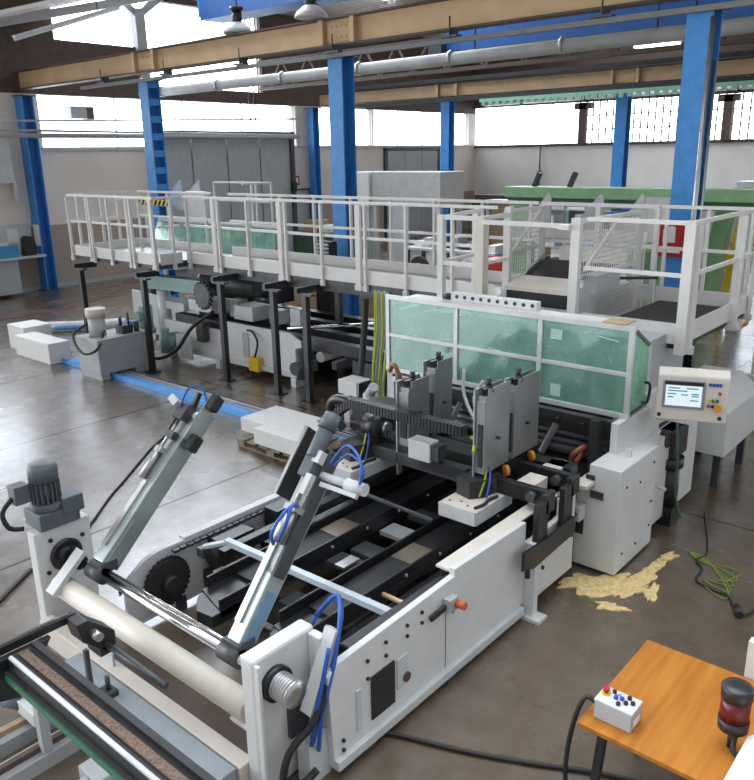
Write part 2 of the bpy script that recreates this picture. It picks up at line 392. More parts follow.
# ------------------------------------------------------------ building steel
def column(name, x, y, h, label, col='blue', s=.34, d=.34, battens=False):
    t = thing(name, label, 'column', (x, y, 0), 'blue roof columns')
    part('flange', B(x-s/2, x+s/2, y-d/2, y-d/2+.03, .02, h), col, t)
    part('flange', B(x-s/2, x+s/2, y+d/2-.03, y+d/2, .02, h), col, t)
    part('web', B(x-.012, x+.012, y-d/2+.03, y+d/2-.03, .02, h), 'bluedk', t)
    if battens:
        bt = MB()
        for k in range(14): bt.box(x+s/2-.03, x+s/2-.015, y-d/2+.03, y+d/2-.03, .3+k*.38, .45+k*.38)
        part('batten_plates', bt, col, t)
    part('base_plate', B(x-.28, x+.28, y-.28, y+.28, 0, .025), 'dark', t)
    part('cap_plate', B(x-.25, x+.25, y-.22, y+.22, h, h+.03), 'dark', t)
    return t
c1 = column('roof_column', -10.43, 11.2, 5.4, 'blue steel column behind the long walkway, left of centre')
c2 = column('roof_column', -3.96, 11.2, 5.4, 'large blue steel column at right with a red fire sign')
c3 = column('roof_column', -16.5, 11.2, 5.4, 'light blue column left of the grey sliding door', battens=True)
c4 = column('roof_column', XW+.22, 11.15, 5.4, 'blue column against the left wall with papers taped on it', s=.4)
c5 = column('roof_column', -16.15, 22.5, 5.4, 'bright blue column in the far row with a small control box')
c6 = column('roof_column', -10.0, 22.5, 5.4, 'slim blue column in front of the far barred windows')
c7 = column('roof_column', XW+.35, 22.35, 5.4, 'dark blue column standing in the beige left wall beyond the sliding door', s=.3)
part('switch_box', B(-16.25, -16.05, 22.22, 22.33, 2.5, 2.75), 'black', c5)
cb = MB(); cb.cyl((-3.8, 11.05, .1), (-3.8, 11.05, 5.3), .035, 8); cb.cyl((-3.78, 11.25, .1), (-3.78, 11.25, 4.8), .02, 8)
part('conduit', cb, 'steel', c2)
sg = thing('fire_sign', 'red fire point sign with white hydrant symbol on the right blue column', 'sign', (-4.1, 10.99, 2.25))
part('sign_plate', B(-4.32, -3.84, 10.985, 11.005, 2.25, 2.73), 'red', sg)
sy = MB(); sy.prism([(-4.17, 2.45), (-4.0, 2.45), (-4.0, 2.66), (-4.06, 2.68), (-4.17, 2.62)], 'y', 10.978, 10.985); sy.box(-4.25, -3.92, 10.978, 10.985, 2.31, 2.37)
part('sign_symbol', sy, 'paper', sg)
for i, (z0, z1, y0) in enumerate(((1.62, 1.92, 11.0), (1.32, 1.62, 11.05))):
    one('paper_sheet', B(XW+.43, XW+.436, y0-.02, y0+.3, z0, z1) if 0 else B(XW+.1, XW+.42, 10.955, 10.968, z0, z1), 'paper',
        ['upper white paper sheet taped to the far left blue column', 'lower white paper sheet taped to the far left blue column'][i], 'paper', 'papers on the column')

def girder(name, y, x0, x1, z0, z1, label, cols, flange, th=.26):
    t = thing(name, label, 'girder', ((x0+x1)/2, y, z0))
    part('web', B(x0, x1, y-.012, y+.012, z0+.03, z1-.03), 'tan', t)
    part('flange', B(x0, x1, y-th/2, y+th/2, z0, z0+.03), flange, t)
    part('flange', B(x0, x1, y-th/2, y+th/2, z1-.03, z1), flange, t)
    for x in cols:
        for dx in (-.38, .38): part('stiffener', B(x+dx-.05, x+dx+.05, y-th/2+.01, y-.01, z0+.03, z1-.03), 'tan', t)
        sp = B(x-.28, x+.28, y-.04, y-.012, z0+.08, z1-.08)
        for i in range(4):
            for zz in (z0+.15, z1-.15): sp.cyl((x-.18+i*.12, y-.055, zz), (x-.18+i*.12, y-.04, zz), .022, 6)
        part('splice_plate', sp, 'tan', t)
    return t
girder('crane_girder', 11.2, -22.66, 3., 5.58, 6.06, 'near ochre crane girder along the column row', (-16.5, -10.43, -4.02), 'brown')
girder('crane_girder', 22.5, -22.1, 6., 5.46, 5.9, 'far ochre crane girder above the far column row', (-16.15, -10.0, -3.9), 'blackm')
M['cond'] = mat('conduit_grey', (.20,.20,.20), .7)
# conduit hung under the near girder
cd = thing('busbar_conduit', 'long grey conduit hung below the near ochre girder', 'conduit', (-8, 10.95, 5.36))
part('conduit_pipe', MB().box(-19, 3, 10.9, 10.98, 5.36, 5.43), M['cond'], cd)
for i in range(8):
    x = -18 + i*2.55
    part('hanger', MB().box(x-.03, x+.03, 10.92, 11.1, 5.44, 5.58).box(x-.16, x+.16, 10.86, 11.0, 5.44, 5.47).cyl((x, 10.9, 5.44), (x, 10.9, 5.75), .014, 6), 'dark', cd)
g2 = thing('busbar_conduit', 'black power rail running along the far ochre girder', 'conduit', (-8, 22.1, 5.9))
part('conduit_pipe', MB().box(-20.5, 6, 22.05, 22.18, 5.9, 6.02), 'blackm', g2)
part('conduit_pipe', MB().box(-20.5, 6, 22.0, 22.18, 5.3, 5.42), 'blackm', g2)
for i in range(8): part('hanger', B(-19.5+i*3.2,-19.44+i*3.2,22.1,22.4,5.42,5.46), 'dark', g2)
gb = MB().box(-14.5, 3, 21.9, 22.0, 5.2, 5.3)
for i in range(70): gb.box(-14.4+i*.25, -14.28+i*.25, 21.88, 21.96, 5.1, 5.2)
one('conductor_rail', gb, mat('pale_green_rail', (.30, .55, .40), .4), 'pale green toothed conductor rail under the far girder', 'rail')
dp = MB()
dp.cyl((-21, 14, 5.5), (4, 14, 5.56), .125, 14)
t = thing('air_duct', 'silver ventilation duct between the two ochre girders', 'duct', (-9, 14, 5.45))
part('duct_pipe', dp, 'pvc', t)
for i in range(9):
    x = -20+i*2.5; part('joint_collar', MB().cyl((x, 14, 5.504+i*.01), (x+.07, 14, 5.504+i*.01), .15, 14), 'steel', t)
for i in range(5):
    x = -18+i*4.3; part('hanger_rod', MB().cyl((x, 14, 5.66), (x, 14, 8.6), .018, 6), 'dark', t)
sp_ = MB().cyl((-22, 33.7, 5.9), (8, 33.7, 5.98), .09, 10)
t = thing('steam_pipe', 'silver pipe along the top of the far barred windows', 'pipe', (-7, 33.7, 5.3))
part('pipe_run', sp_, 'pvc', t)
for i in range(8): part('bracket', B(-20+i*3.2, -19.94+i*3.2, 33.6, 33.99, 5.75, 6.1), 'dark', t)
# brown lattice truss across the bay
tr = thing('roof_truss', 'brown lattice roof truss behind the silver duct', 'truss', (-9, 19.5, 5.9))
part('top_chord', B(-22, 6, 19.42, 19.58, 6.75, 6.85), 'brown', tr); part('bottom_chord', B(-22, 6, 19.42, 19.58, 5.9, 6.0), 'brown', tr)
dg = MB()
for i in range(22):
    x = -21.5+i*1.25; dg.bar((x, 19.5, 5.95), (x+.6, 19.5, 6.8), .07, .07); dg.bar((x+.6, 19.5, 6.8), (x+1.2, 19.5, 5.95), .05, .05)
part('diagonals', dg, 'brown', tr)
# blue bridge cranes
bc = thing('bridge_crane', 'long blue bridge crane beam under the roof at right', 'crane', (-7, 17.2, 6.1))
part('box_beam', B(-12.2, 5, 16.9, 17.5, 6.08, 6.7), 'bluedk', bc); part('end_carriage', B(-12.6, -12.2, 16.7, 17.7, 6.0, 6.4), 'dark', bc)
part('hanger', MB().box(-12.0,-11.8,17.1,17.3,6.7,8.6).box(-4,-3.8,17.1,17.3,6.7,8.6), 'dark', bc)
bc2 = thing('bridge_crane', 'blue crane beam end above the near girder at top left', 'crane', (-13, 13, 6.9))
part('box_beam', B(-16.6, -9.5, 12.9, 13.6, 6.86, 7.7), 'bluedk', bc2); part('end_cap', B(-16.75, -16.6, 12.95, 13.55, 6.95, 7.6), 'blue', bc2)
part('hanger', MB().box(-12.0,-11.8,13.1,13.3,7.7,8.6).box(-16,-15.8,13.1,13.3,7.7,8.6), 'dark', bc2)
# lamps
def bell(x, y, z, label, dark=False):
    t = thing('high_bay_lamp', label, 'lamp', (x, y, z), 'high bay lamps')
    part('reflector', MB().lathe([(.30,0),(.31,.02),(.26,.10),(.14,.2),(.08,.22)], (x,y,z), n=20), 'lgrey' if not dark else 'greyp', t)
    part('lamp_housing', MB().cyl((x,y,z+.2),(x,y,z+.42),.1,14).cyl((x,y,z+.42),(x,y,z+.5),.14,14), 'black', t)
    part('hanger_rod', MB().cyl((x,y,z+.5),(x,y,8.6),.015,6), 'dark', t)
bell(-10.95, 11.0, 6.08, 'grey bell lamp just above the near girder beside the centre column')
bell(-8.6, 11.0, 6.06, 'grey bell lamp cut off by the top of the picture above the near girder')
bell(-13.3, 11.25, 6.08, 'small dark bell lamp silhouetted on the bright skylight', True)
lt = thing('strip_light', 'lit twin tube lamp hung beside the right blue column', 'lamp', (-6.4, 15.6, 5.5))
part('lamp_body', B(-6.85, -5.9, 15.55, 15.75, 5.62, 5.68), 'lgrey', lt)
for dy in (.05, .15): part('tube', MB().cyl((-6.8, 15.5+dy+.04, 5.59), (-5.95, 15.5+dy+.04, 5.59), .025, 8), 'tube', lt)
part('hanger_rod', MB().cyl((-6.4, 15.65, 5.68), (-6.4, 15.65, 8.6), .02, 6), 'dark', lt)
lt = thing('strip_light', 'unlit tube lamp slanting up towards the top left skylight', 'lamp', (-18, 10.2, 6.3))
part('hanger_rod', MB().cyl((-18,11.0,7.0),(-18,11.0,8.6),.015,6), 'dark', lt); part('lamp_body', MB().bar((-18, 8.9, 6.28), (-18, 11.6, 7.2), .12, .06), 'lgrey', lt); part('tube', MB().cyl((-17.98, 8.9, 6.22), (-17.98, 11.6, 7.14), .03, 8), 'paper', lt)
pd = thing('roof_gutter', 'pale gutter pipe across the dark wall at top left', 'gutter', (XW+.4, 10, 7.2))
part('gutter_pipe', MB().bar((XW+.4, 8, 6.55), (XW+.4, 16, 8.55), .3, .22), 'lgrey', pd)
# pipes and cables along the left window
for i, (z0, z1, r, m_, lb) in enumerate(((4.72, 5.0, .03, 'lgrey', 'upper thin pale pipe crossing the left window'), (4.5, 4.42, .035, 'pvc', 'middle grey pipe crossing the left window'), (4.36, 4.36, .07, 'greyp', 'lowest thick grey pipe across the left window'))):
    one('service_pipe', MB().cyl((-22.15, 9.9, z0), (-22.15, 21.4, z1), r, 8).box(XW+.002, -22.15, 10.0, 10.06, z0-.03, z0+.03).box(XW+.002, -22.15, 21.3, 21.36, z1-.03, z1+.03), m_, lb, 'pipe', 'pipes across the left window')
one('wall_heater', MB().box(XW, XW+.35, 9.4, 10.5, 3.1, 4.1).box(XW, XW+.25, 10.5, 10.6, 2.6, 3.2), 'lgrey', 'pale box heater high on the left wall beside the blue column', 'heater')
wb_ = thing('window_fan', 'small grey fan box in the left window', 'fan', (XW+.1, 12.7, 4.9)); part('fan_box', B(XW-.1, XW+.25, 12.5, 13.0, 4.85, 5.2), 'greyp', wb_); part('bracket', B(XW-.1, XW+.15, 13.02, 13.3, 4.85, 5.2), 'brown', wb_)
tp = MB()
tp.cyl((-17.2, 14.8, 4.5), (-17.2, 14.8, 8.6), .02, 6); tp.cyl((-17.0, 14.8, 4.5), (-17.0, 14.8, 8.6), .02, 6)
one('drop_pipe', tp, 'dark', 'pair of thin drop pipes above the sliding door', 'pipe')

# ------------------------------------------------------------ things by the left and far walls
dk = thing('notice_board', 'board covered with papers behind the blue counter at far left', 'board', (XW+.1, 10, 1.2))
part('board_panel', B(XW+.01, XW+.05, 8.0, 10.9, 1.0, 1.95), 'lgrey', dk)
for y0, z0 in ((8.2,1.5),(8.7,1.45),(9.2,1.2),(9.55,1.5),(9.9,1.1),(10.2,1.45),(10.55,1.2)):
    part('notice', B(XW+.05, XW+.055, y0, y0+.3, z0, z0+.38), 'paper', dk)
ct = thing('counter', 'bright blue counter against the left wall', 'counter', (XW+.5, 9, 0))
part('counter_front', B(XW+.06, XW+.7, 7.5, 10.1, .1, 1.05), 'taupe' if 'taupe' in M else 'greyp', ct)
part('blue_panel', B(XW+.7, XW+.74, 7.5, 10.15, 1.1, 1.45), mat('counter_blue', (.06,.28,.50), .5), ct)
part('counter_top', B(XW+.06, XW+.8, 7.4, 10.9, 1.05, 1.1), 'lgrey', ct)
bg_ = MB().prism([(10.35,1.1),(10.72,1.1),(10.74,1.4),(10.66,1.62),(10.5,1.66),(10.38,1.6)], 'x', XW+.4, XW+.62)
one('black_bag', bg_, 'blackm', 'black bag hanging over the counter beside the blue column', 'bag', bev=.03)
ch = thing('equipment_hood', 'large grey box hood standing behind the centre blue column', 'hood', (-16.3, 21, 0))
M['hoodgrey'] = mat('hood_grey', (.50,.49,.47), .6)
part('hood_box', B(-17.75, -14.9, 20.4, 21.7, 2.05, 3.13), 'hoodgrey', ch, .02)
for x, y in ((-17.65, 20.5), (-15.0, 20.5), (-17.65, 21.6), (-15.0, 21.6)): part('leg', B(x-.07, x+.07, y-.07, y+.07, 0, 2.05), 'lgrey', ch)
part('side_panel', B(-16.9, -16.2, 20.42, 20.5, .05, 2.05), 'lgrey', ch)
wp0 = thing('white_booth', 'bright white box booth left of the grey hood, behind the centre column', 'booth', (-18.3, 21, 0))
part('booth_box', B(-18.8, -17.8, 20.3, 21.6, 2.0, 3.13), 'paper', wp0, .02)
for x, y in ((-18.7, 20.4), (-17.9, 20.4), (-18.7, 21.5), (-17.9, 21.5)): part('leg', B(x-.06, x+.06, y-.06, y+.06, 0, 2.0), 'lgrey', wp0)
cab = thing('metal_cabinet', 'pale green cabinet under the white hood, behind the railing', 'cabinet', (-18.0, 19.6, 0))
part('body', B(-18.45, -17.6, 19.3, 20.0, 0, 1.25), mat('sage', (.42,.50,.40), .5), cab); part('top', B(-18.5, -17.55, 19.25, 20.05, 1.25, 1.3), 'lgrey', cab); part('door', B(-18.4, -18.05, 19.28, 19.3, .08, 1.2), mat('sage2', (.40,.48,.38), .5), cab)
gbn = thing('green_bin', 'dark green waste bin behind the railing left of the centre column', 'bin', (-20.2, 20.4, 0))
part('bin_body', MB().prism([(-21.0,.25),(-19.7,.25),(-19.5,1.05),(-21.2,1.05)], 'y', 20, 21), 'greendk', gbn); part('bin_frame', MB().box(-20.9,-19.7,20.05,20.95,0,.1).box(-20.95,-20.85,20.1,20.2,.1,.3).box(-19.85,-19.75,20.1,20.2,.1,.3).box(-20.95,-20.85,20.8,20.9,.1,.3).box(-19.85,-19.75,20.8,20.9,.1,.3), 'dark', gbn)
one('carton', B(-20.9, -20.2, 20.2, 20.8, 1.05, 1.45), 'card', 'brown carton standing in the green waste bin', 'box', 'cartons behind the railing')
one('carton', B(-20.1, -19.6, 20.25, 20.75, 1.05, 1.3), 'paper', 'small white carton on the green waste bin', 'box', 'cartons behind the railing')
pl = thing('orange_crate', 'orange brown crate on the floor right of the green bin', 'crate', (-19.3, 20.9, 0)); part('crate_body', B(-19.4, -18.95, 20.5, 21.2, .05, .75), 'wood', pl); part('crate_lid', B(-19.43, -18.92, 20.45, 21.25, .75, .8), 'tan', pl); part('crate_foot', B(-19.35, -18.99, 20.6, 20.7, 0, .05), 'wood', pl)
# work bench with machine parts seen through the centre railing
wbn = thing('work_bench', 'cluttered steel bench seen through the railing near the small gate', 'bench', (-13.4, 19.4, 0))
part('bench_top', B(-15.2, -11.9, 18.9, 19.9, .88, .95), 'lgrey', wbn)
for x, y in ((-15.1,19),(-12,19),(-15.1,19.8),(-12,19.8)): part('leg', B(x-.05,x+.05,y-.05,y+.05,0,.88), 'dark', wbn)
part('lower_shelf', B(-15.1,-12,19,19.8,.3,.34), 'wood', wbn)
random.seed(3)
cols_ = ['paper','lgrey','card','dark','greyp','black','wood','teal']
for i in range(9):
    x = -15.0+i*.34; h = random.uniform(.1,.4)
    one('parts_box', B(x, x+.26, 19.1+random.uniform(0,.2), 19.5+random.uniform(0,.3), .95, .95+h), cols_[i % len(cols_)], '%s box of parts on the cluttered bench, %s from its left end' % (['white','pale','brown','dark','grey','black','wooden','teal','white'][i], ['first','second','third','fourth','fifth','sixth','seventh','eighth','ninth'][i]), 'box', 'boxes on the bench')
yw = thing('floor_machine', 'black machine with yellow cover under the cluttered bench', 'machine', (-14.3, 18.6, 0))
part('wheel', MB().cyl((-14.3,18.5,.42),(-14.3,18.62,.42),.34,20), 'blackm', yw); part('hub', MB().cyl((-14.3,18.47,.42),(-14.3,18.5,.42),.15,16), 'greyp', yw); part('yellow_cover', B(-14.25,-13.75,18.38,18.48,.12,.5), 'yellow', yw); part('base', B(-14.8,-13.7,18.4,18.8,0,.1), 'black', yw)
bb = thing('wooden_booth', 'brown wooden booth wall right of the bright blue far column', 'booth', (-14.6, 24, 0))
part('booth_wall', B(-15.4, -13.0, 24, 24.2, 0, 2.0), 'wood', bb); part('door_frame', B(-15.5, -15.38, 23.95, 24.25, 0, 2.1), 'lgrey', bb); part('roof_edge', B(-15.5,-12.9,23.9,24.3,2.0,2.1), 'lgrey', bb)
rb = thing('red_cabinet', 'red tool cabinet behind the wire mesh', 'cabinet', (-11.2, 18.0, 0))
part('cabinet_body', B(-11.6,-10.75,17.8,18.5,0,.95), 'red', rb)
for i in range(3): part('drawer', B(-11.55,-10.8,17.77,17.8,.12+i*.27,.36+i*.27), 'red', rb)
# shelving with goods, far right centre
sh = thing('storage_rack', 'grey storage rack full of goods behind the feeder', 'rack', (-9.2, 21, 0))
for x in (-12.4,-10.4,-8.4,-6.4):
    part('upright', B(x-.04,x+.04,20.2,21.2,0,2.11), 'teal', sh)
for z in (.5,1.1,1.65,2.15): part('shelf', B(-12.4,-6.4,20.2,21.2,z-.03,z), 'lgrey', sh)
random.seed(11); ORD = ['','first','second','third','fourth','fifth','sixth','seventh','eighth','ninth','tenth','eleventh','twelfth','thirteenth','fourteenth','fifteenth']
words = ['white','pale grey','teal','dark','brown','blue','cream','black']; mm = ['paper','lgrey','teal','dark','card','bluelt','cream','black']
for z, sn in ((.5,'bottom'),(1.1,'second'),(1.65,'third'),(2.15,'top')):
    x = -12.3; j = 0
    while x < -6.7:
        wd = random.uniform(.3,.55); h = random.uniform(.2,.46); q = random.randrange(8)
        if not any(abs(x+wd/2-u) < wd/2+.06 for u in (-12.4,-10.4,-8.4,-6.4)) or z > 2:
            j += 1
            one('stored_box', B(x, x+wd, 20.3, 20.9, z, z+h), mm[q], '%s box on the %s shelf of the storage rack, %s from its left' % (words[q], sn, ORD[j]), 'box', 'boxes on the storage rack')
        x += wd + random.uniform(.05,.25)
# big green machine at right
gm = thing('green_press', 'long green machine with overhead beam in front of the white far wall', 'machine', (-6, 14.6, 0))
part('overhead_beam', B(-9.0, -2.5, 14.6, 15.1, 2.78, 3.0), 'green', gm, .02)
part('beam_web', B(-9.0, -2.5, 14.75, 14.95, 2.62, 2.78), 'greendk', gm)
part('post', B(-6.2, -5.4, 14.6, 15.1, 0, 2.2), 'green', gm); part('post', B(-8.8,-8.4,14.65,15.05,0,2.62), 'green', gm); part('post', B(-3.1,-2.7,14.65,15.05,0,2.62), 'green', gm)
part('white_cover', B(-5.85, -5.2, 14.35, 14.58, 2.05, 2.85), 'white', gm); part('ram', MB().cyl((-6.6,14.5,1.7),(-5.7,14.5,1.7),.14,14), 'green', gm)
for i in range(5): part('louvre', B(-6.55, -5.95, 14.5, 14.58, 2.3+i*.09, 2.35+i*.09), 'dark', gm)
gl = thing('tilting_frame', 'green tilted post with a pale guide rail right of the big blue column', 'machine', (-5.6, 17.3, 0))
part('guide_rail', MB().bar((-5.92,17,.2),(-5.46,17,2.78),.2,.15), 'film', gl); part('post', MB().bar((-5.62,17.3,0),(-5.28,17.3,2.78),.36,.36), 'green', gl); part('foot', B(-6.2,-5.1,17.1,17.6,0,.06), 'greendk', gl)
yl = thing('yellow_lifter', 'yellow bent lifting frame right of the green tilted post', 'machine', (-5.1, 17.8, 0))
part('mast', MB().bar((-5.35,17.8,.06),(-5.08,17.8,2.44),.16,.13), 'yellow', yl); part('arm', MB().bar((-5.55,17.75,1.42),(-5.2,17.75,1.36),.16,.32), 'yellow', yl); part('base', B(-5.9,-4.8,17.5,18.1,0,.06), 'yellow', yl)
wp = thing('white_post', 'pale post with a box head at the right edge of the picture', 'post', (-4.85, 17.2, 0))
part('post_column', B(-4.97,-4.72,17.05,17.3,0,2.66), 'film', wp); part('head_box', B(-5.05,-4.64,17,17.4,2.66,3.05), 'film', wp)
pk = thing('pale_panel', 'pinkish pale panel standing at the right edge behind the walkway rail', 'panel', (-2.9, 13, 0))
part('panel_sheet', B(-3.3,-2.9,12.9,12.96,.1,2.5), 'cream', pk); part('panel_foot', B(-3.3,-2.9,12.8,13.06,0,.1), 'greyp', pk)
for x, lb in ((-8.4,'left'),(-7.6,'right')):
    one('black_lever', MB().bar((x,14.8,3.0),(x+.12,14.8,3.28),.1,.08), 'black', 'black lever on top of the green beam, the %s one' % lb, 'lever', 'levers on the green beam')
ws = one('warning_sign', MB().prism([(-12.4,3.25),(-12.0,3.25),(-12.2,3.6)], 'y', YF-.03, YF-.005), 'yellow', 'yellow triangular warning sign on the white far wall', 'sign')
wp2 = one('wall_conduit', MB().cyl((-19.0,33.9,1.9),(-19.0,33.9,3.9),.03,6).box(-19.08,-18.92,33.85,33.97,2.6,2.8), 'dark', 'thin dark conduit with switch on the white far wall', 'conduit')
# wood on the floor in front of the far corner
for i, (x0,x1,y0,y1,z1,m_,lb) in enumerate(((-20.5,-18.6,30.5,31.5,1.6,'brown','stack of dark timber in the far corner'),(-18.3,-16.9,30,31,1.75,'card','stack of pale cartons right of the far corner'))):
    one('goods_stack', B(x0,x1,y0,y1,0,z1).box(x0+.1,x1-.3,y0+.1,y1-.1,z1,z1+.25), m_, lb, 'stack')
# cartons seen under the walkway
for i, (x0,x1,lb) in enumerate(((-12.6,-11.55,'darker brown wooden crate under the walkway, left of the two'),(-11.5,-10.65,'paler chipboard crate under the walkway beside the blue column'))):
    one('wooden_crate', B(x0, x1, 11.5, 12.3, .1, 1.12).box(x0, x1, 11.55, 11.65, 0, .1).box(x0, x1, 12.1, 12.2, 0, .1), 'wood' if i == 0 else 'card', lb, 'crate', 'crates under the walkway')
# floor items at left
st = MB().box(-17.0,-15.2,6.6,7.5,0,.5) if 0 else None
t = one('barrier_tape', MB().tube([(-20.6,6.8,.012),(-19.1,8.2,.012),(-19.15,9.9,.012),(-20.4,12.0,.012),(-22.2,13.9,.012)], .012, 5), mat('faded_red',(.35,.13,.09),.8), 'faded red line on the floor along the left wall', 'tape')
ca = thing('cable_cover', 'stepped white cable cover on the floor at far left', 'cover', (-15.2, 7.0, 0))
part('upper_step', B(-16.0, -15.3, 6.92, 7.5, 0, .5), 'paper', ca, .01); part('lower_step', B(-15.3, -13.95, 6.72, 7.15, 0, .40), 'paper', ca, .01)
tb = thing('cable_tray', 'long blue cable tray lying on the floor before the walkway legs', 'tray', (-10, 7.25, 0))
part('tray_body', MB().box(-13.93, -5.3, 6.95, 7.35, 0, .05).box(-13.93,-5.3,6.95,6.97,.05,.09), 'bluelt', tb)
for i, (m_, y) in enumerate((('wood',7.22),('lgrey',7.27),('rubber',7.31),('tan',7.17))):
    part('cable', MB().tube([(-13.7+k*1.4, y+.025*math.sin(k*2+i), .060) for k in range(7)], .009, 5, sub=3), m_, tb)
fm = MB().tube([(-16.2,7.9,.09),(-15.6,8.4,.10),(-15.2,9.0,.09),(-14.7,9.6,.09),(-14.4,10.1,.09)], .1, 10)
t = thing('wrapped_pipe', 'pipe wrapped in white film lying on the floor behind the white cover', 'pipe', (-15.3, 9, 0))
part('film_wrap', MB().tube([(-17.2,7.75,.1),(-16.7,8.3,.10),(-16.2,8.9,.09),(-15.8,9.5,.1)], .13, 10), 'film', t); part('pipe_core', MB().tube([(-17.3,7.6,.1),(-16.6,8.3,.10),(-16.1,8.9,.09),(-15.6,9.8,.1)], .06, 8), 'bluelt', t)
# pallet with white covers
M['pwood'] = mat('grey_wood', (.24,.19,.14), .85, var=.3, scale=14)
pa = thing('wooden_pallet', 'worn wooden pallet on the floor under the white metal covers', 'pallet', (-7.3, 6.7, 0))
for y in (6.2, 6.55, 6.9): part('bottom_board', B(-7.80,-6.5,y-.05,y+.05,0,.02), 'pwood', pa)
for x in (-7.73,-7.15,-6.57):
    for y in (6.2,6.55,6.9): part('block', B(x-.07,x+.07,y-.06,y+.06,.02,.10), 'pwood', pa)
for i in range(6): part('deck_board', B(-7.80+i*.228,-7.64+i*.228,6.12,6.98,.10,.125), 'pwood', pa)
wc = thing('metal_cover', 'stepped white sheet metal cover lying on the pallet', 'cover', (-7.3, 6.6, .125))
part('wide_tray', MB().box(-7.97,-7.05,6.36,7.02,.29,.31).box(-7.97,-7.05,6.36,6.38,.127,.29).box(-7.97,-7.95,6.38,7.02,.127,.29).box(-7.97,-7.05,7.0,7.02,.15,.29), 'white', wc)
part('narrow_tray', MB().box(-7.45,-6.6,6.14,6.84,.311,.33).box(-7.45,-6.6,6.14,6.16,.127,.311).box(-7.45,-7.43,6.16,6.84,.127,.311), 'white', wc)
part('knob', MB().cyl((-6.85,6.55,.33),(-6.85,6.55,.34),.03,10), 'dark', wc)
# hydraulic unit
hu = thing('hydraulic_unit', 'grey hydraulic tank with a motor on top beside the blue cable tray', 'hydraulic unit', (-12.4, 7.2, 0))
part('tank', MB().box(-12.85,-12.15,6.72,7.75,.1,.72), 'greyp', hu, .015)
part('tank_foot', MB().box(-12.84,-12.16,6.74,6.9,0,.1), 'greyp', hu); part('tank_foot', MB().box(-12.84,-12.16,7.42,7.72,0,.1), 'greyp', hu)
part('motor', MB().cyl((-12.55,6.98,.72),(-12.55,6.98,1.05),.15,18), 'lgrey', hu); part('motor_cap', MB().cyl((-12.55,6.98,1.05),(-12.55,6.98,1.2),.175,18), 'cream', hu)
vb = MB().box(-12.5,-12.25,7.3,7.5,.72,.86).cyl((-12.4,7.35,.86),(-12.4,7.35,1.0),.03,8).cyl((-12.3,7.45,.86),(-12.3,7.45,1.08),.02,8).cyl((-12.3,7.6,.72),(-12.3,7.6,.9),.05,10)
part('valve_block', vb, 'dark', hu)
part('hose', MB().tube([(-12.5,7.1,.85),(-12.1,6.7,.6),(-12.35,6.55,.5),(-12.75,6.62,.75),(-12.6,6.85,.95)], .022, 6), 'rubber', hu)
# ------------------------------------------------------------ walkways
RZ, DZ = 3.05, 1.90            # rail top, deck top
def railing(t, runs, toe=True, zb=1.86, step=None):
    """runs: list of (x0,y0,x1,y1,[post fractions],big posts)"""
    for (x0,y0,x1,y1,fr,big) in runs:
        p, q = Vector((x0,y0,0)), Vector((x1,y1,0))
        part('top_rail', MB().bar(p+Vector((0,0,RZ-.022)), q+Vector((0,0,RZ-.022)), .04, .04), 'rail', t)
        part('mid_rail', MB().bar(p+Vector((0,0,2.53)), q+Vector((0,0,2.53)), .03, .04), 'rail', t)
        if toe: part('toe_board', MB().bar(p+Vector((0,0,1.955)), q+Vector((0,0,1.955)), .012, .2), 'rail', t)
        d = (q-p).normalized(); nrm = Vector((d.y,-d.x,0))
        for f in fr:
            c = p.lerp(q, f) + nrm*.03; w_ = .09 if f in big else .035
            pb = MB().box(c.x-w_/2, c.x+w_/2, c.y-.025, c.y+.025, zb-.1, RZ-.045)
            pb.box(c.x-w_/2-.02, c.x+w_/2+.02, c.y-.03, c.y+.02, zb-.1, zb-.02)
            part('post', pb, 'rail', t)
def leg(t, x, y, yd, z1=1.68):
    part('leg', MB().box(x-.045, x+.045, y-.045, y+.045, .02, z1), 'black', t)
    part('leg_foot', B(x-.12, x+.12, y-.1, y+.1, 0, .02), 'black', t)
    part('bracket', MB().box(x-.16, x+.16, y-.05, y+.05, z1, z1+.03).box(x-.2, x-.14, y-.04, yd, z1+.0, z1+.1), 'black', t)
w1 = thing('raised_walkway', 'long raised steel walkway with white railings and black legs', 'walkway', (-9, 9, 0))
part('deck', MB().box(-12.0,-5.4,8.6,9.65,1.80,DZ-.02), 'dark', w1)
part('deck_plate', MB().box(-12.0,-5.4,8.62,9.63,DZ-.02,DZ), 'zincd', w1)
for y in (8.62, 9.6): part('deck_beam', B(-12.0,-5.4,y-.03,y+.03,1.68,1.80), 'dark', w1)
fr = [.02,.135,.155,.27,.39,.41,.53,.645,.665,.78,.90]
railing(w1, [(-11.98,8.6,-5.4,8.6,fr,(.135,.39,.645)), (-5.4,9.65,-11.98,9.65,[.02,.14,.27,.40,.53,.66,.79,.92],()), ])
for x in (-8.41,-9.13,-10.43): leg(w1, x, 8.1, 8.6)
for x in (-11.6,-9.1,-6.5): part('leg', B(x-.05,x+.05,9.5,9.6,0,1.68), 'black', w1)
w2 = thing('landing_platform', 'railed landing at the left end of the walkway, projecting towards the white cover', 'platform', (-13.6, 8.7, 0))
part('deck', MB().box(-15.0,-12.08,8.07,9.65,1.78,DZ-.02), 'dark', w2)
part('deck_plate', MB().box(-15.0,-12.08,8.09,9.63,DZ-.02,DZ), 'zincd', w2)
railing(w2, [(-15.0,8.05,-12.08,8.05,[0,.25,.28,.5,.72,.76,.98],(.98,)), (-12.06,8.08,-12.06,8.55,[.6],()), (-12.5,9.65,-15.0,9.65,[.1,.35,.6,.85],()), (-15.0,9.6,-15.0,8.1,[.3,.55,.9],())])
for x in (-14.05,-11.95): leg(w2, x, 7.62, 8.05)
